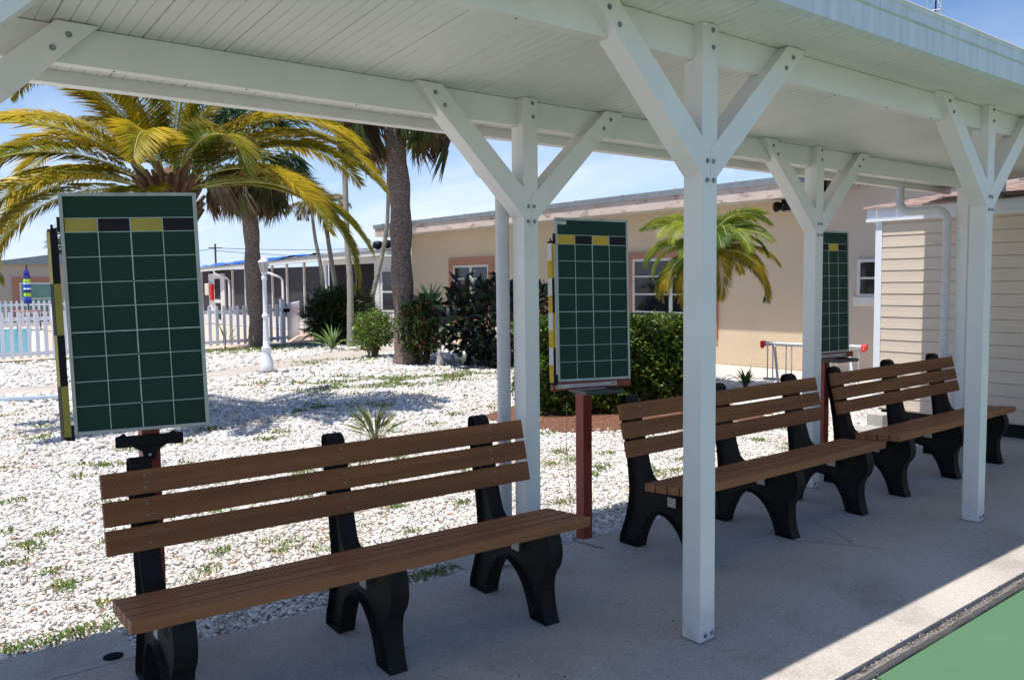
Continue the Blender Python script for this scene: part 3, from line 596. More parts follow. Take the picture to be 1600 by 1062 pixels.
def window(y0, y1, z0, z1, cols, rows, trim=.13, glass=None, sill=False):
    fr = MB(); f = .05; X0 = -.03
    fr.box(X0-.01, .0, y0-10, y0-10+f, z0, z1); fr.box(X0-.01, .0, y1-10-f, y1-10, z0, z1); fr.box(X0-.01, .0, y0-10+f, y1-10-f, z1-f, z1); fr.box(X0-.01, .0, y0-10+f, y1-10-f, z0, z0+f)
    for c in range(1, cols): yy = y0-10+(y1-y0)*c/cols; fr.box(X0, .0, yy-.04, yy+.04, z0+f, z1-f)
    for c in range(cols):
        ya = y0-10+(y1-y0)*c/cols+(.04 if c else f); yb_ = y0-10+(y1-y0)*(c+1)/cols-(.04 if c < cols-1 else f)
        for r in range(1, rows): zz = z0+(z1-z0)*r/rows; fr.box(X0+.003, -.001, ya, yb_, zz-.016, zz+.016)
    fo = fr.build('window', wframe_m, bld); g = MB(); g.box(-.012, -.004, y0-10+.01, y1-10-.01, z0+.01, z1-.01); g.build('pane', glass or glass_m, fo)
    if trim:
        t = MB(); T = trim; t.box(-.045, -.0005, y0-10-T, y0-10, z0-T, z1+T); t.box(-.045, -.0005, y1-10, y1-10+T, z0-T, z1+T); t.box(-.045, -.0005, y0-10, y1-10, z1, z1+T); t.box(-.045, -.0005, y0-10, y1-10, z0-T, z0); t.build('trim', trim_m, fo)
    if sill: MB().box(-.07, -.001, y0-10-.04, y1-10+.04, z0-.14, z0-.001).build('sill', wht_m, fo)
window(14.45, 16.0, .62, 2.0, 2, 4, .2); window(7.55, 9.55, .58, 2.0, 2, 4, .13); window(3.6, 4.70, 1.27, 1.87, 1, 2, 0, sill=True)
fl = MB()
for dy_ in (-.09, .09): 
    b_ = bmesh.new(); bmesh.ops.create_cone(b_, cap_ends=True, segments=14, radius1=.085, radius2=.04, depth=.16)
    fl.bm(b_, Matrix.Translation((-.32, -4.1+dy_, 2.76)) @ Matrix.Rotation(math.radians(-118), 4, 'Y') @ Matrix.Rotation(dy_*4, 4, 'X'))
fl.box(-.22, -.14, -4.17, -4.03, 2.82, 2.904); fl.build('floodlight', blk_m, bld)
# ------------------------------------------------------------------ screened porch building further left
lan = thing('screened_porch', 'low white framed porch building with dark screens and grey roof behind the picket fence', 'building', (9.8, 18.1, 0), math.radians(95.27))
# local: x along wall (u), y outward = +? (rotated): local +y points to -X side of world
def lp(x0, x1, y0, y1, z0, z1, name, mat, par=None, bev=0): return MB().box(x0, x1, y0, y1, z0, z1, bev=bev).build(name, mat, par or lan)
def zt_(u): return 2.40-.0225*u
mb = MB(); vs = []
for u_ in (.1, 14.3): vs += [(u_, .28, zt_(u_)), (u_, .28, zt_(u_)+.15), (u_, .20, zt_(u_)+.15), (u_, .20, zt_(u_))]
mb.add(vs, [(0, 1, 5, 4), (1, 2, 6, 5), (2, 3, 7, 6), (3, 0, 4, 7), (0, 3, 2, 1), (4, 5, 6, 7)]); mb.build('fascia', wht_m, lan)
mb = MB(); mb.add([(.1, .30, zt_(.1)+.155), (14.3, .30, zt_(14.3)+.155), (14.3, -5, zt_(14.3)+.75), (.1, -5, zt_(.1)+.85), (.1, .30, zt_(.1)+.12), (14.3, .30, zt_(14.3)+.12)], [(0, 1, 2, 3), (4, 5, 1, 0)]); mb.build('roof', M('grey_roof', (.17, .175, .18), .9, .15, 3), lan)
mb = MB(); mb.add([(.1, .2, zt_(.1)+.02), (14.3, .2, zt_(14.3)+.02), (14.3, -.1, zt_(14.3)+.02), (.1, -.1, zt_(.1)+.02)], [(0, 1, 2, 3)]); mb.build('soffit', eave_m, lan)
for u_ in np.arange(0, 14.2, 1.18): pass
lp(4.6, 14.2, -.06, -.04, .3, 2.14, 'screen_or_shade_sheet', screen_m); lp(1.84, 4.58, -.12, -.10, .2, 2.35, 'screen_or_shade_sheet', dark_m)  # second one is a dark sheet painting the shade of the open bay
lp(4.6, 14.2, -.05, .02, 0, .42, 'knee_wall', wht_m); lp(0, 4.6, -.05, .02, 0, .30, 'knee_wall', M('grey_knee', (.42, .42, .43), .8))
for u_, w_2 in ((14.15, .1), (11.34, .05), (10.28, .05), (9.25, .05), (8.2, .05), (7.16, .05), (5.99, .05), (4.65, .20), (1.72, .24)): lp(u_-w_2/2, u_+w_2/2, -.05, .03, .3, zt_(u_)+.02, 'porch_post', wht_m)
lp(0, 1.6, -.05, .0, .3, 2.36, 'wall', wht_m); wo = lp(.2, 1.5, .001, .02, .72, 1.95, 'window', wht_m); lp(.26, 1.44, .021, .026, .78, 1.28, 'pane', glass_m, wo); lp(.26, 1.44, .021, .026, 1.34, 1.90, 'pane', glass_m, wo)
lp(1.86, 4.6, -.03, .02, 2.16, 2.42, 'header', wht_m)
do = lp(12.0, 13.4, -.03, .035, .05, 2.0, 'door', wht_m); lp(12.35, 12.85, .036, .042, 1.0, 1.80, 'pane', glass_m, do); lp(12.35, 12.85, .036, .042, .2, .85, 'pane', glass_m, do)
for ud in (11.5, 7.35):
    mb = MB(); mb.tube([(ud+.9, .24, zt_(ud)), (ud+.88, .24, 2.0), (ud+.1, .1, 1.82), (ud, .07, 1.72), (ud, .07, .05)], .045, 10); mb.build('downspout', wht_m, lan)
lp(13.15, 13.5, .05, .17, 1.15, 1.62, 'meter_box', M('cream_box', (.66, .62, .48), .5), bev=.03); lp(12.92, 13.1, .05, .14, .95, 1.58, 'extinguisher_box', redcap_m, bev=.01)
for u_, r_ in ((2.95, .17), (2.45, .17)):
    mb = MB(); mb.lathe([(.06, 0), (.06, .08), (r_, .10), (r_*1.05, .2), (r_*.8, .3), (0, .33)], (u_, -.9, zt_(u_)+.24), 14); mb.build('roof_vent', blk_m, lan)
tv = []; tf = []
for i in range(26):
    for j in range(8): tv.append((7.2+6.7*i/25, .24-1.9*j/7, zt_(7.2+6.7*i/25)+.17+.11*j/7*2+.10*rng.random()*(1 if 0 < j < 7 else .3)))
tf = [(i*8+j, i*8+j+1, (i+1)*8+j+1, (i+1)*8+j) for i in range(25) for j in range(7)]
tp = MB(); tp.add(tv, tf, True); o = tp.build('blue_tarp', tarp_m); tag(o, 'crumpled bright blue tarp spread on the low roof behind the lamp post', 'tarp'); o.matrix_world = Matrix.Translation((9.8, 18.1, 0)) @ Matrix.Rotation(math.radians(95.27), 4, 'Z')

# ------------------------------------------------------------------ far house beyond the pool
fh = thing('tan_house', 'tan house with brown framed window and low grey gable roof beyond the pool', 'house', (5, 42, 0))
mb = MB(); mb.box(-9, 6, 0, 6, 0, 2.62); mb.build('wall', grey_stucco_m, fh)
mb = MB(); mb.prism([(-2.9, 2.60), (-2.6, 2.72), (-.3, 3.05), (.1, 3.05), (2.6, 2.72), (2.9, 2.60)], 'y', -.35, 6.4); mb.build('roof', M('blue_grey_roof', (.25, .30, .31), .7, .1, 3), fh)
for xw, in ((-.9,), (3.1,)):
    mb = MB(); mb.box(xw-.95, xw+.95, -.05, -.001, .2, 2.0); tr_ = mb.build('window', trim_m, fh)
    MB().box(xw-.68, xw+.68, -.09, -.051, .3, 1.76).build('frame', wht_m, tr_); MB().box(xw-.6, xw+.6, -.10, -.0901, 1.05, 1.68).build('pane', greenglass_m, tr_); MB().box(xw-.6, xw+.6, -.10, -.0901, .4, .98).build('pane', greenglass_m, tr_)

# ------------------------------------------------------------------ picket fences
def fence(a, b_, h, sp, pw, label, post_at=(), gate=None):
    a = Vector((*a, 0)); b_ = Vector((*b_, 0)); d = b_-a; L = d.length; ang = math.atan2(d.y, d.x)
    t = thing('picket_fence', label, 'fence', a, ang, 'white picket fences'); x = sp/2
    while x < L:
        if all(abs(x-p) > .09 for p in post_at):
            mb = MB(); hw = pw/2; mb.prism([(x-hw, .05), (x+hw, .05), (x+hw, h-.03), (x+hw*.6, h-.006), (x, h), (x-hw*.6, h-.006), (x-hw, h-.03)], 'y', -.03, -.008); mb.build('picket', picket_m, t)
        x += sp
    MB().box(0, L, -.007, .03, h-.20, h-.12).build('rail', picket_m, t); MB().box(0, L, -.007, .03, .10, .18).build('rail', picket_m, t)
    for p in post_at:
        mb = MB(); mb.box(p-.055, p+.055, -.055, .055, 0, h+.10, bev=.006); mb.box(p-.068, p+.068, -.068, .068, h+.101, h+.125, bev=.01); mb.build('post', picket_m, t)
    if gate: MB().box(gate-.02, gate+.16, -.08, -.056, h-.22, h-.13).build('latch', blk_m, t)
    return t
fence((-2.2, 18.05), (.74, 18.22), 1.05, .165, .075, 'white picket fence in front of the pool, left of the first scoreboard', (2.9,))
fence((.80, 18.24), (6.25, 18.86), 1.05, .185, .078, 'white picket fence run between the first scoreboard and the gate post by the lamp', (2.6, 5.44), 5.46)
fence((6.35, 18.92), (7.9, 21.6), 1.05, .12, .07, 'short white picket fence angling away behind the dark bush')
fence((-4.0, 33.9), (8.0, 34.3), 1.05, .185, .078, 'far white picket fence on the opposite side of the pool', (4.9, 8.0))

# ------------------------------------------------------------------ pool umbrella, table, handrail
um = thing('closed_umbrella', 'furled blue, white and green striped umbrella standing in a small table by the pool', 'umbrella', (2.2, 31.6, 0))
mb = MB(); mb.tube([(0, 0, 0), (0, 0, 2.35)], .022, 8); mb.build('pole', blk_m, um)
zz = .98; cols_ = [('navy_cloth', (.03, .02, .22)), ('blue_cloth', (.03, .08, .50)), ('lime_cloth', (.42, .62, .05)), ('navy_cloth', 0), ('white_cloth', (.75, .78, .80)), ('blue_cloth', 0), ('white_cloth', 0), ('lime_cloth', 0), ('navy_cloth', 0), ('navy_cloth', 0)]
hs = [.10, .14, .15, .10, .07, .12, .06, .14, .12, .24]
for i, ((nm, c), h) in enumerate(zip(cols_, hs)):
    r0 = .095 if i < 8 else (.09 if i == 8 else .075); r1 = .085 if i < 8 else (.075 if i == 8 else .02); mb = MB(); nn = 14
    vs = [((r*(1+.22*(k % 2)))*math.cos(2*math.pi*k/nn), (r*(1+.22*(k % 2)))*math.sin(2*math.pi*k/nn), z_) for r, z_ in ((r0, zz), (r0*1.08, zz+h*.3), (r1, zz+h)) for k in range(nn)]
    mb.add(vs, [(i_*nn+k, i_*nn+(k+1) % nn, (i_+1)*nn+(k+1) % nn, (i_+1)*nn+k) for i_ in range(2) for k in range(nn)]); mb.build('canopy_band', M(nm, c or (.1, .1, .1), .8), um); zz += h
tb = thing('patio_table', 'small brown patio table under the furled umbrella', 'table', (2.2, 31.6, 0))
mb = MB(); mb.lathe([(.03, .70), (.5, .70), (.5, .73), (.03, .73)], (0, 0, 0), 20); mb.build('table_top', trim_m, tb)
for k in range(4): mb = MB(); a = k*math.pi/2+.5; mb.tube([(.4*math.cos(a), .4*math.sin(a), .70), (.46*math.cos(a), .46*math.sin(a), 0)], .02, 6); mb.build('leg', M('brown_leg', (.14, .06, .04), .6), tb)
mb = MB()
for dx_ in (0, .5):
    pts = [(1.75+dx_, 20.1, 0), (1.75+dx_, 20.1, .8)]+[(1.75+dx_, 20.1+.35*(1-math.cos(a)), .8+.25*math.sin(a)) for a in np.linspace(.3, math.pi, 8)]+[(1.75+dx_, 20.8, .2)]
    mb.tube(pts, .03, 8)
tag(mb.build('pool_handrail', wht_m), 'white curved pool handrail rising behind the picket fence', 'handrail')

# ------------------------------------------------------------------ lamp post
lpo = thing('lamp_post', 'white ornamental lamp post with glass lantern on the gravel before the fence', 'lamp post', (3.03, 12.18, -.02))
MB().box(-.15, .15, -.15, .15, -.02, .07, bev=.01).build('footing', pad_m, lpo)
mb = MB(); mb.lathe([(.115, .07), (.12, .10), (.115, .16), (.10, .20), (.075, .34), (.065, .42), (.085, .44), (.085, .47), (.06, .49), (.055, .62), (.045, .95), (.045, .99), (.062, 1.01), (.062, 1.05), (.045, 1.07), (.040, 1.1), (.036, 1.66), (.05, 1.68), (.05, 1.74), (.03, 1.76)], n=24); mb.build('column', M('lamp_white', (.74, .76, .82), .35, .03, 4), lpo)
mb = MB(); mb.lathe([(.03, 1.76), (.055, 1.78), (.055, 1.80), (.06, 1.81)], n=6); mb.lathe([(.10, 1.985), (.105, 2.0), (.06, 2.04), (.03, 2.07), (.012, 2.09), (.014, 2.11), (.0, 2.13)], n=12)
for k in range(6): a = k*math.pi/3; mb.tube([(.055*math.cos(a), .055*math.sin(a), 1.80), (.097*math.cos(a), .097*math.sin(a), 1.99)], .005, 5)
mb.build('lantern', M('lamp_white', (.7, .7, .7)), lpo)
mb = MB(); mb.lathe([(.050, 1.81), (.092, 1.98)], n=6, smooth=False); mb.build('lantern_glass', M('frosted_glass', (.42, .42, .40), .15, .1, 9), lpo)

# ------------------------------------------------------------------ bike rack
RA = (7.80, 5.06); RB = (8.12, 3.67); RL = math.hypot(RB[0]-RA[0], RB[1]-RA[1])
rk = thing('bike_rack', 'galvanised tube bike rack with red end caps near the peach wall', 'bike rack', (RA[0], RA[1], 0), math.atan2(RB[1]-RA[1], RB[0]-RA[0]))
L = RL; mb = MB(); mb.tube([(0, 0, .62), (L, 0, .62)], .030, 12); mb.build('top_rail', galv_m, rk)
mb = MB(); mb.tube([(0, 0, .10), (L, 0, .10)], .016, 8); mb.build('bottom_rail', galv_m, rk)
for x in (-.04, L-.03): mb = MB(); mb.tube([(x, 0, .62), (x+.07, 0, .62)], .042, 12); mb.tube([(x+.035, 0, .62), (x+.035, -.05, .57)], .030, 10); mb.build('end_cap', redcap_m, rk)
for x in (.06, .14, .34, .42, .66, .76, .98, 1.06, 1.24, 1.36): mb = MB(); mb.tube([(x, 0, .10), (x, 0, .61)], .011, 7); mb.build('upright', galv_m, rk)
for x in (.17, L-.2): mb = MB(); mb.tube([(x, -.0, .61), (x+.02, -.05, .53), (x+.17, -.3, .05), (x+.18, -.32, 0)], .02, 8); mb.build('stay', galv_m, rk)

# ------------------------------------------------------------------ small garden ornament, plank, drain hole, solar globe
st = MB(); st.lathe([(.0, 0), (.085, 0), (.09, .04), (.07, .12), (.05, .19), (.035, .23), (.045, .26), (.04, .31), (.0, .335)], n=14)
for s_ in (-1, 1): st.prism([(s_*.012, .30), (s_*.04, .30), (s_*.03, .365)], 'y', -.01, .01)
st.tube([(.05, -.05, .0), (.03, -.06, .12)], .02, 6); st.tube([(-.05, -.05, .0), (-.03, -.06, .12)], .02, 6)
o = st.build('garden_statue', statue_m); o.location = (5.9, 10.9, -.02); tag(o, 'small weathered grey cat statue sitting on the gravel beside the big palm trunk', 'statue')
pk = MB(); pk.box(-1.1, 1.1, -.07, .07, 0, .045, bev=.004); o = pk.build('metal_plank', M('pale_blue_metal', (.50, .58, .68), .35, .05, 4, metal=.2)); o.location = (-1.55, 11.35, .0); o.rotation_euler = (0, 0, math.radians(-22)); tag(o, 'pale blue painted metal channel lying on the gravel left of the first scoreboard', 'metal channel')
hl = MB(); hl.lathe([(0, 0), (.036, 0), (.041, -.002)], n=20); o = hl.build('drain_plug', M('drain_black', (.008, .008, .009), .8, .2, 20, spec=.1)); o.location = (-2.015, 1.545, .003); tag(o, 'small round dark plug in the concrete left of the nearest bench', 'drain')
gl = thing('garden_globe', 'small white globe on a thin stake above the dark bush by the gate', 'garden light', tuple(Vector((CP+22.2*(CF-CR*.2377))[:2]+(0,))))
MB().lathe([(0, 1.15), (.05, 1.16), (.085, 1.20), (.09, 1.25), (.06, 1.31), (0, 1.33)], n=14).build('globe', wht_m, gl); mb = MB(); mb.tube([(0, 0, 0), (0, 0, 1.15)], .012, 6); mb.build('stake', wht_m, gl)

# ------------------------------------------------------------------ lattice mast, utility pole, wires
lt = thing('lattice_mast', 'tall galvanised lattice mast rising far behind the shelter roof', 'mast', (58.8, 26.3, 0)); H = 30; r_ = .52
cs = [(r_*math.cos(a), r_*math.sin(a)) for a in (.3, .3+2.094, .3+4.189)]
for c in cs: mb = MB(); mb.tube([(c[0], c[1], 0), (c[0], c[1], H)], .05, 6); mb.build('leg', galv_m, lt)
mb = MB()
for k in range(25):
    for i in range(3):
        a, b_ = cs[i], cs[(i+1) % 3]; z0 = k*1.2; mb.tube([(a[0], a[1], z0), (b_[0], b_[1], z0+1.2)], .022, 4); mb.tube([(a[0], a[1], z0), (b_[0], b_[1], z0)], .022, 4)
mb.build('lattice', galv_m, lt); mb = MB(); mb.tube([(.15, .0, 0), (.15, 0, H)], .055, 6); mb.build('cable', blk_m, lt)
up = thing('utility_pole', 'dark wooden utility pole standing behind the blue tarp roof', 'pole', (35.6, 108.6, 0))
mb = MB(); mb.tube([(0, 0, 0), (0, 0, 6.9)], .13, 8); mb.build('shaft', fibre_m, up); MB().box(-.9, .9, -.06, .06, 6.3, 6.42).build('crossarm', fibre_m, up)
for z0, z1_, lbl in ((6.35, 9.5, 'upper thin overhead wire crossing the sky above the porch roof'), (6.0, 7.0, 'lower thin overhead wire crossing the sky above the porch roof')):
    mb = MB(); P0 = Vector((35.6, 108.6, z0)); P1 = Vector((78, 70, z1_))
    mb.tube([P0.lerp(P1, i/16)-Vector((0, 0, 1.6*4*(i/16)*(1-i/16))) for i in range(17)], .035, 5); tag(mb.build('overhead_wire', blk_m), lbl, 'wire', 'overhead wires')
mb = MB(); P0 = Vector((35.6, 108.6, 6.3)); P1 = Vector((-10, 95, 6.0)); mb.tube([P0.lerp(P1, i/16)-Vector((0, 0, 1.9*4*(i/16)*(1-i/16))) for i in range(17)], .035, 5); tag(mb.build('overhead_wire', blk_m), 'sagging overhead wire running left from the utility pole', 'wire', 'overhead wires')

# ------------------------------------------------------------------ palms
GRN = (.09, .15, .012); YEL = (.60, .42, .010); DGR = (.025, .06, .015)
dp = thing('date_palm', 'low date palm with arching yellow-green feather fronds behind the first scoreboard', 'palm tree', (.22, 8.05, 0))
mb = MB(); K = 26; tr = [(.03*math.sin(i*.5), .02*math.cos(i*.4), -.05+2.75*i/K) for i in range(K+1)]
mb.tube(tr, [(.20-.02*i/K)+(.018 if i % 2 else -.012)+(.05 if i > 20 else 0) for i in range(K+1)], 18); mb.build('trunk', trunk_m, dp)
bo = MB(); bo.lathe([(.20, 2.25), (.30, 2.45), (.27, 2.70), (.15, 2.9), (0, 2.98)], n=16)
for k in range(46):
    a = k*2.4; z0 = 2.30+.55*k/46; r0 = .24; bo.tube([(r0*math.cos(a), r0*math.sin(a), z0), ((r0+.16)*math.cos(a), (r0+.16)*math.sin(a), z0+.20)], [.045, .018], 6)
bo.build('boot', fibre_m, dp)
FR = [(-2.45, 1.02, 2.9, 1.65), (-2.8, .70, 3.0, 1.45), (3.05, .60, 3.0, 1.75), (2.75, .95, 2.8, 1.70), (-2.95, .28, 2.9, 1.35), (2.85, .45, 3.2, 1.95), (-2.65, 1.15, 2.9, 2.0),
      (-.75, .95, 2.9, 1.75), (-.45, .72, 3.1, 1.60), (-.95, .50, 2.6, 1.70), (-.10, .85, 2.9, 1.75), (-.60, .32, 2.9, 1.4), (-.30, 1.08, 2.9, 1.9), (-.58, .85, 3.2, 1.9), (-.2, .35, 2.7, 1.5),
      (-1.30, .95, 2.2, 2.1), (-2.05, .80, 2.3, 1.7), (.9, .95, 2.6, 1.3), (1.9, 1.0, 2.6, 1.3), (-1.4, 1.35, 2.7, .9), (.9, 1.45, 2.6, .6), (2.2, 1.3, 2.7, .9), (-.75, 1.30, 2.8, 1.25), (-2.4, 1.32, 2.6, 1.2), (.1, .5, 2.6, 1.3), (2.3, .55, 2.5, 1.4), (2.45, .45, 3.0, 2.1), (2.72, .22, 2.9, 1.8), (2.3, .85, 3.1, 2.3), (-.67, .38, 3.15, 2.0), (2.9, .9, 2.6, 2.3), (-2.3, .15, 1.9, 1.4),]
for i, (az, e0, Ln, dr) in enumerate(FR):
    yy = (YEL, (.46, .36, .014), (.20, .25, .015))[(i*7) % 3]; feather(dp, (.10*math.cos(az), .10*math.sin(az), 2.62+.12*(e0)), az, e0, Ln*.90, dr, 155, .42, (GRN, yy), 100+i, .0175, tipcol=(.58, .36, .015) if i % 3 else (.28, .17, .05), hang=.18)
def sabal(name, loc, h, lean, rad, label, seed, skirt=70, crownr=1.25, live=26, skz=0.0, side=False, reach=.62):
    t = thing(name, label, 'palm tree', loc, 0, 'cabbage palms'); r = random.Random(seed); K = 40
    tr = [(lean[0]*(i/K)**1.2+.02*math.sin(i*.35), lean[1]*(i/K)**1.2, -.06+(h+.06)*i/K) for i in range(K+1)]
    mb = MB(); mb.tube(tr, [rad*(1.22-.30*min(1, i/6) + .06*math.sin(i*.9+seed))*(1+r.gauss(0, .02)) for i in range(K+1)], 22); mb.build('trunk', trunk_m, t)
    top = Vector(tr[-1]); P = []; 
    for k in range(skirt):
        a = r.uniform(0, 6.28) if not side else r.choice((-.67, 2.47))+r.gauss(0, .55); rr = rad*1.0; z = top.z-.15+skz-r.uniform(0, .55); out_ = r.uniform(.25, .95); b_ = (top.x+math.cos(a)*(rr+out_*reach), top.y+math.sin(a)*(rr+out_*reach), z-.06-out_*.12)
        c = r.choice([(.17, .095, .045), (.24, .16, .09), (.10, .055, .03), (.30, .22, .14), (.10, .12, .03), (.16, .17, .05)]); fan(P, b_, (math.cos(a)*r.uniform(0, .5), math.sin(a)*r.uniform(0, .5), -1), r.uniform(.4, 1.0), seed*100+k, c, True, 20)
    flush('dead_skirt', P, frond_m, t)
    P = []; pet = MB()
    for k in range(live):
        a = k*2.399; e = r.uniform(-.25, 1.2); l = r.uniform(.8, 1.1)*crownr; d = Vector((math.cos(a)*math.cos(e), math.sin(a)*math.cos(e), math.sin(e))); b_ = top+d*l
        pet.tube([top, top+d*l*.5+Vector((0, 0, .05)), b_], [.03, .02, .012], 5); fan(P, b_, (d.x, d.y, d.z-.35), .85, seed*300+k, r.choice([(.035, .07, .02), (.05, .09, .03), (.07, .11, .03)]), False, 30)
    flush('fan_leaf', P, frond_m, t); pet.build('leaf_stalk', rachis_m, t)
    return t
sabal('cabbage_palm', (5.68, 11.75, 0), 5.35, (-.12, .05), .225, 'tall cabbage palm with thick grey trunk beside the rubber plant, its crown above the eave', 3, 64, side=True, reach=.95)
sabal('cabbage_palm', (5.28, 18.3, 0), 4.85, (-.15, .0), .205, 'cabbage palm with thick dark trunk just behind the lamp post', 5, 150, reach=.72)
def slim(loc, ctrl, r0, r1, label, seed, nf=9, Lf=1.1, crown=True):
    t = thing('slim_palm', label, 'palm tree', loc, 0, 'slim garden palms'); c = [Vector(p) for p in ctrl]; pts = []
    for i in range(len(c)-1):
        for k in range(8):
            s = k/8; p0 = c[max(i-1, 0)]; p1 = c[i]; p2 = c[i+1]; p3 = c[min(i+2, len(c)-1)]
            pts.append(.5*((2*p1)+(-p0+p2)*s+(2*p0-5*p1+4*p2-p3)*s*s+(-p0+3*p1-3*p2+p3)*s**3))
    pts.append(c[-1]); n = len(pts); mb = MB(); mb.tube(pts, [(r0+(r1-r0)*i/n)*(1.05 if i % 3 else 1) for i in range(n)], 10); mb.build('trunk', slimtrunk_m, t)
    r = random.Random(seed)
    for k in range(nf): feather(t, c[-1], k*2.4+seed, r.uniform(.2, 1.2), Lf*r.uniform(.8, 1.1), r.uniform(1.3, 2.1), 30, .30, ((.06, .11, .03), (.30, .17, .04)), seed*50+k, .022, hang=.5, rr=.01)
    return t
def W(px, py, d): return CP+d*(CF+CR*((px-800)/1300.07)-CU*((py-531)/1300.07))
def rel(P0, L_): return [tuple(p-P0) for p in L_]
sb = Vector((7.6, 18.2, 0))
for i, (ps, d, r0, lb, nf, Lf) in enumerate((([(512, 520), (503, 430), (492, 370), (486, 318)], 23.2, .06, 'thin palm rising left out of the dark bush, leftmost of the slim trunks', 9, .85),
     ([(530, 520), (524, 450), (512, 370), (507, 318)], 23.4, .075, 'thin pale palm second from left in the dark bush', 9, .85),
     ([(547, 530), (547, 440), (542, 370), (537, 200), (535, 120)], 20.8, .085, 'straight pale slim palm in the middle of the dark bush', 10, 1.4),
     ([(565, 525), (580, 470), (600, 385), (606, 330), (607, 240)], 22.6, .07, 'curved pale slim palm leaning right towards the big trunk', 12, 1.05))):
    pp = [W(x, y, d) for x, y in ps]; g0 = Vector((pp[0].x, pp[0].y, 0)); pp = [g0]+pp[1:]; slim(tuple(g0), rel(g0, pp), r0, r0*.62, lb, 11+i, nf, Lf)
pyg = Vector((6.86, 5.36, 0)); t = thing('pygmy_date_palm', 'small feathery palm in front of the peach wall, behind the nearest white post', 'palm tree', tuple(pyg))
mb = MB(); mb.tube([(0, 0, -.05), (.02, 0, .9), (0, .02, 1.98)], [.10, .07, .09], 12); mb.build('trunk', trunk_m, t)
r = random.Random(4)
for k in range(46):
    lo = k > 28; feather(t, (0, 0, 1.96), k*2.399, (r.uniform(.45, 1.42) if not lo else r.uniform(-.15, .45)), r.uniform(1.02, 1.25), r.uniform(1.4, 2.3), 92, .24, ((.06, .14, .015), (.26, .30, .02) if not lo else (.50, .34, .02)), 900+k, .0105, hang=.35, rr=.009)
fp = thing('distant_palm', 'far dark green palm crown above the tan house roof', 'palm tree', (9.5, 62, 0)); mb = MB(); mb.tube([(0, 0, 0), (0, 0, 4.3)], .2, 10); mb.build('trunk', trunk_m, fp)
P = []
for k in range(40): a = k*2.4; e = random.uniform(-.5, 1.3); d = Vector((math.cos(a)*math.cos(e), math.sin(a)*math.cos(e), math.sin(e))); fan(P, tuple(Vector((0, 0, 4.3))+d*.9), tuple(d), .9, 4000+k, (.03, .06, .02), False, 22)
flush('crown', P, frond_m, fp)

# ------------------------------------------------------------------ shrubs and hedge
def ell(rx, ry, rz, cz, shell=.55, zmin=.02):
    def f(r, n):
        O = unit(r.normal(0, 1, (n, 3))); k = (shell+(1-shell)*r.random(n)**.6)[:, None]; lump = 1+.13*np.sin(O[:, :1]*7+1)*np.cos(O[:, 1:2]*6)+.08*np.sin(O[:, 2:3]*11)
        P = O*k*lump*np.array([rx, ry, rz])+np.array([0, 0, cz]); P[:, 2] = np.maximum(P[:, 2], zmin+r.random(n)*.05); return P, O
    return f
def stems(parent, n, r0, h, seed, mat=None):
    r = random.Random(seed); mb = MB()
    for k in range(n):
        a = r.uniform(0, 6.28); q = r.uniform(.2, 1)*r0; mb.tube([(q*.25*math.cos(a), q*.25*math.sin(a), -.03), (q*.6*math.cos(a), q*.6*math.sin(a), h*.5), (q*math.cos(a), q*math.sin(a), h*r.uniform(.7, 1))], [.02, .014, .006], 6)
    return mb.build('branch', M('branch_bark', (.14, .10, .07), .9, .2, 12), parent)
hedge_a = math.atan2(-1.15, 2.2)
hd = thing('hedge', 'clipped boxy green hedge behind the middle bench, red mulch at its foot', 'hedge', (3.42, 5.12, 0), hedge_a)
def hs_(r, n):
    L_, D_, H_ = 2.05, 1.15, 1.08
    f = r.random(n); P = np.zeros((n, 3)); O = np.zeros((n, 3)); x = r.uniform(0, L_, n); y = r.uniform(0, D_, n); z = r.uniform(.02, H_, n)
    a = f < .42; b_ = (f >= .42) & (f < .72); c = (f >= .72) & (f < .86); d = f >= .86
    P[:] = np.stack([x, y, z], 1)
    P[a, 1] = np.abs(r.normal(0, .07, a.sum())); O[a] = (0, -1, .1); P[b_, 2] = H_-np.abs(r.normal(0, .06, b_.sum())); O[b_] = (0, 0, 1)
    P[c, 0] = np.abs(r.normal(0, .07, c.sum())); O[c] = (-1, 0, .1); P[d, 0] = L_-np.abs(r.normal(0, .07, d.sum())); O[d] = (1, 0, .1)
    P += np.stack([.06*np.sin(P[:, 1]*9+P[:, 2]*7), .07*np.sin(P[:, 0]*7+P[:, 2]*9)*np.cos(P[:, 0]*3.1)+.04*np.sin(P[:, 2]*17+P[:, 0]*13), .035*np.sin(P[:, 0]*11)], 1)
    return P, O
cloud('foliage', hd, 17000, hs_, .080, .036, [(.05, .10, .013), (.09, .16, .018), (.14, .22, .025), (.03, .06, .010), (.16, .19, .03)], .35, 21)
MB().box(.16, 1.9, .16, 1.0, .05, .92).build('light_block_core', M('hedge_dark_core', (.02, .025, .012), .95, .4, 20, .03, 20), hd)  # dark solid box added inside the leaves to block light
rb = thing('rubber_plant', 'large dark broad leaved rubber plant against the peach wall, right of the big palm trunk', 'shrub', (6.95, 10.4, 0)); stems(rb, 14, .9, 1.6, 3)
cloud('foliage', rb, 1500, ell(1.2, 1.0, .86, .80, .35), .26, .135, [(.007, .014, .008), (.010, .022, .010), (.014, .026, .011), (.022, .034, .014), (.02, .009, .008)], .15, 31)
cloud('red_foliage', rb, 11, ell(1.0, .9, .85, .85, .9), .20, .07, [(.40, .12, .06), (.30, .10, .05)], .8, 33)
s2 = thing('variegated_shrub', 'pale green and reddish mixed shrub between the big palm trunk and the rubber plant', 'shrub', (5.9, 11.5, 0)); stems(s2, 18, .42, 1.1, 5)
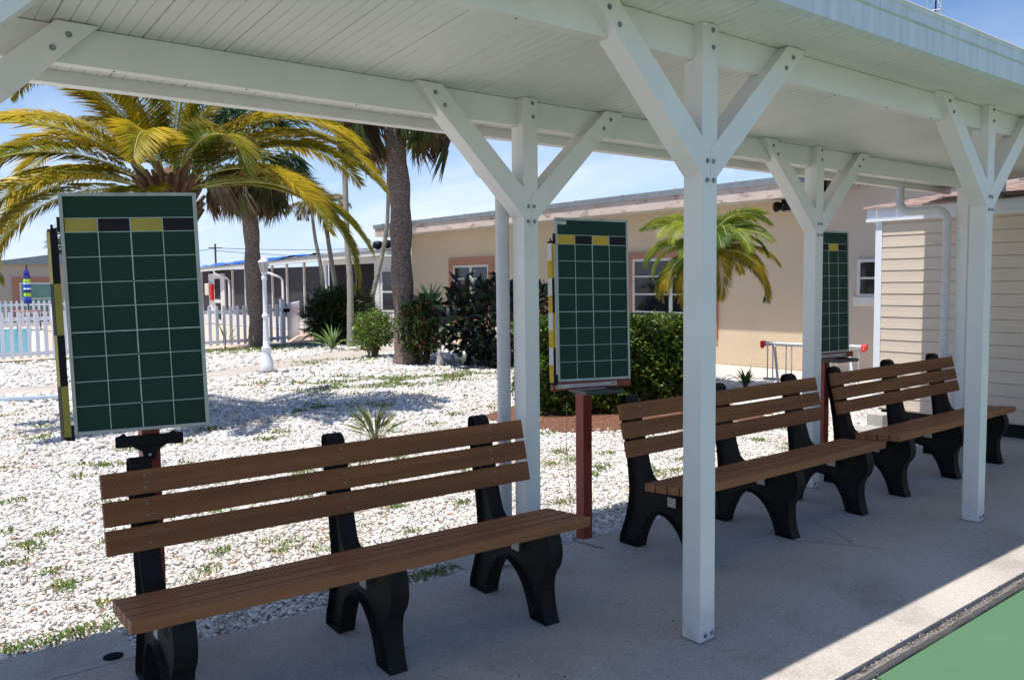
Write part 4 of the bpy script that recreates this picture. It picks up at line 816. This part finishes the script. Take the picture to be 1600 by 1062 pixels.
cloud('foliage', s2, 3600, ell(.50, .5, .62, .72, .2), .12, .045, [(.05, .11, .02), (.10, .20, .05), (.03, .06, .02), (.14, .05, .03)], .4, 41)
def spiky(name, loc, n, L, wd, cols, label, cat='plant', spread=1.0, seed=1, group=None):
    t = thing(name, label, cat, loc, 0, group); r = np.random.default_rng(seed); a = r.uniform(0, 6.28, n); e = np.clip(r.normal(1.0/spread, .35, n), .1, 1.5)
    D = np.stack([np.cos(a)*np.cos(e), np.sin(a)*np.cos(e), np.sin(e)], 1); P = np.stack([np.cos(a)*.03, np.sin(a)*.03, np.full(n, .0)], 1); Nn = np.stack([-np.cos(a)*np.sin(e), -np.sin(a)*np.sin(e), np.cos(e)], 1)
    C_ = np.array([cols[i] for i in r.integers(0, len(cols), n)])*r.uniform(.7, 1.2, (n, 1)); V, F, C2 = leaves(P, D, Nn, L*r.uniform(.6, 1.1, n), wd, C_, .22); npmesh('foliage', V, F, leaf_m, t, C2)
    mb = MB(); mb.lathe([(.03, -.03), (.035, .02), (.02, .07), (0, .09)], n=8); mb.build('stem', fibre_m, t); return t
spiky('agave', (5.98, 11.3, 1.12), 34, .52, .075, [(.22, .34, .14), (.14, .24, .10)], 'pale striped spiky plant on top of the shrub by the big palm trunk', 'plant', 1.0, 6)
s3 = thing('lime_shrub', 'bright lime green leafy shrub just left of the big palm trunk', 'shrub', (6.0, 13.6, 0)); stems(s3, 12, .4, .8, 7)
cloud('foliage', s3, 2400, ell(.44, .5, .42, .56, .3), .085, .045, [(.15, .25, .025), (.10, .19, .025), (.20, .28, .04), (.12, .11, .04)], .4, 51)
s4 = thing('dark_bush', 'large dark feathery bush at the foot of the slim palms', 'shrub', (7.42, 17.9, 0)); stems(s4, 20, .6, .9, 8)
rr_ = random.Random(12)
cloud('foliage', s4, 11000, ell(.95, .9, .74, .70, .25), .24, .026, [(.012, .028, .008), (.02, .045, .010), (.05, .08, .014), (.03, .022, .008)], .2, 61)
spiky('yucca', (6.27, 16.1, 0), 34, .68, .06, [(.14, .24, .06), (.22, .32, .10)], 'upright spiky green yucca in front of the dark bush', seed=8)
spiky('yucca', (6.75, 15.55, 0), 30, .55, .055, [(.12, .22, .06), (.20, .30, .08)], 'low spreading yucca right of the upright one, by the sandy path', spread=1.3, seed=9)
spiky('grass_tuft', (1.30, 5.17, -.02), 58, .46, .011, [(.16, .20, .05), (.26, .26, .10), (.10, .15, .05)], 'tall grassy tuft alone on the white gravel behind the nearest bench', 'grass tuft', .85, 10)
spiky('seedling', (7.55, 5.2, 0), 26, .32, .05, [(.07, .14, .03), (.12, .20, .04)], 'small dark leafy plant near the left end of the bike rack', seed=14)
spiky('weed_stalk', (4.35, 18.0, 0), 7, .75, .018, [(.08, .15, .03)], 'tall thin weed growing against the picket fence left of the palm trunk', 'weed', .7, 15)
spiky('shrub_sprig', (.02, 1.95, 0), 40, .16, .018, [(.05, .10, .03), (.08, .14, .03)], 'small green weed clump at the slab edge under the nearest bench', 'weed', 1.4, 16) if False else None

# weeds, grass and dry leaves on the gravel, each one mass
def patch(cx, cy, rx, ry, n): return np.stack([cx+rng.normal(0, rx, n), cy+rng.normal(0, ry, n)], 1)
Pw = [patch(3.5, 9.4, .75, .55, 2600), patch(4.7, 9.2, .7, .35, 1800), patch(3.0, 10.4, .7, .3, 900), patch(4.2, 17.7, 1.2, .25, 2400), patch(1.9, 17.7, 1.6, .2, 700), patch(5.6, 9.6, .5, .3, 500), patch(4.9, 13.2, .7, .3, 800), patch(5.0, 17.0, .9, .35, 900), patch(-.4, 1.53, .12, .03, 260), patch(-2.35, 1.93, .22, .035, 420), patch(-2.0, 1.95, .12, .04, 200), patch(2.3, 7.6, .3, .3, 200)]
for k in range(230):
    y_ = 1.7+abs(rng.normal(0, 3.4)); x_ = rng.uniform(-3, 5.5); 
    if y_ < 11: Pw.append(patch(x_, y_, .03+.006*y_, .022+.006*y_, int(rng.integers(20, 90))))
Pw = np.concatenate(Pw); m_ = (np.sin(Pw[:, 0]*5.1+np.sin(Pw[:, 1]*3.7)*2)+np.sin(Pw[:, 1]*6.3+Pw[:, 0]*2.2) > -.1) | (Pw[:, 1] < 5) | (Pw[:, 1] > 16); Pw = Pw[m_]; k = (Pw[:, 1] > slab_back(Pw[:, 0])-.01) & inview(Pw[:, 0], Pw[:, 1], np.zeros(len(Pw))) & ~in_poly(Pw[:, 0], Pw[:, 1], MUL); Pw = Pw[k]; n = len(Pw)
a = rng.uniform(0, 6.28, n); e = rng.uniform(.3, 1.3, n); D = np.stack([np.cos(a)*np.cos(e), np.sin(a)*np.cos(e), np.sin(e)], 1)
C_ = np.array([(.12, .22, .03), (.18, .27, .04), (.08, .15, .02), (.28, .22, .08)])[rng.integers(0, 4, n)]*rng.uniform(.7, 1.2, (n, 1))
sc_ = np.clip(.5+Pw[:, 1]*.08, .5, 1.4); V, F, C2 = leaves(np.concatenate([Pw, np.full((n, 1), -.01)], 1), D, np.tile([[0, 0, 1.0]], (n, 1))+rng.normal(0, .3, (n, 3)), .042*sc_*rng.uniform(.6, 1.3, n), .017*sc_, C_)
struct(npmesh('weeds', V, F, leaf_m, None, C2), 'stuff')
n = 2600; X = np.concatenate([rng.uniform(-3, 6, 1200), rng.uniform(2.9, 5.4, 700), rng.uniform(-3, 2, 700)]); Y = np.concatenate([rng.uniform(1.5, 9, 1200), rng.uniform(3.1, 5.0, 700), rng.uniform(1.4, 3.4, 700)])
k = Y > slab_back(X); X, Y = X[k], Y[k]; n = len(X); a = rng.uniform(0, 6.28, n)
V, F, C2 = leaves(np.stack([X, Y, np.full(n, .012)], 1), np.stack([np.cos(a), np.sin(a), rng.normal(0, .25, n)], 1), np.tile([[0, 0, 1.0]], (n, 1))+rng.normal(0, .3, (n, 3)), rng.uniform(.02, .06, n), rng.uniform(.008, .02, n), np.array([(.30, .14, .06), (.20, .09, .05), (.40, .24, .12)])[rng.integers(0, 3, n)])
struct(npmesh('leaf_litter', V, F, leaf_m, None, C2), 'stuff')
X = np.concatenate([rng.uniform(-1.5, 3, 16), rng.uniform(0, 3, 10)]); Y = np.concatenate([rng.uniform(-.5, 1.3, 16), rng.uniform(-1.6, -.7, 10)]); n = len(X); a = rng.uniform(0, 6.28, n)
V, F, C2 = leaves(np.stack([X, Y, np.where(Y < -.6, -.0165, .002)], 1), np.stack([np.cos(a), np.sin(a), np.zeros(n)], 1), np.tile([[0, 0, 1.0]], (n, 1)), rng.uniform(.012, .03, n), .012, np.concatenate([np.tile([[.12, .07, .04]], (16, 1)), np.tile([[.7, .66, .5]], (10, 1))]), .0)
struct(npmesh('fallen_petals', V, F, leaf_m, None, C2), 'stuff')
# crumbs along the gutter edge
n = 900; X = rng.uniform(-.5, 3.5, n); Y = -.560+rng.normal(0, .012, n)-.02*rng.random(n); V = iv[None]*rng.uniform(.0015, .0045, (n, 1, 1))+np.stack([X, Y, np.full(n, .001)-(Y < -.549)*.016], 1)[:, None, :]
cc = np.array([(.34, .30, .27), (.14, .12, .11), (.5, .46, .42)])[rng.integers(0, 3, n)]; struct(npmesh('grit', V.reshape(-1, 3), (ifc[None]+np.arange(n)[:, None, None]*12).reshape(-1, 3), stone_m, None, np.repeat(cc, 12, 0)), 'stuff')
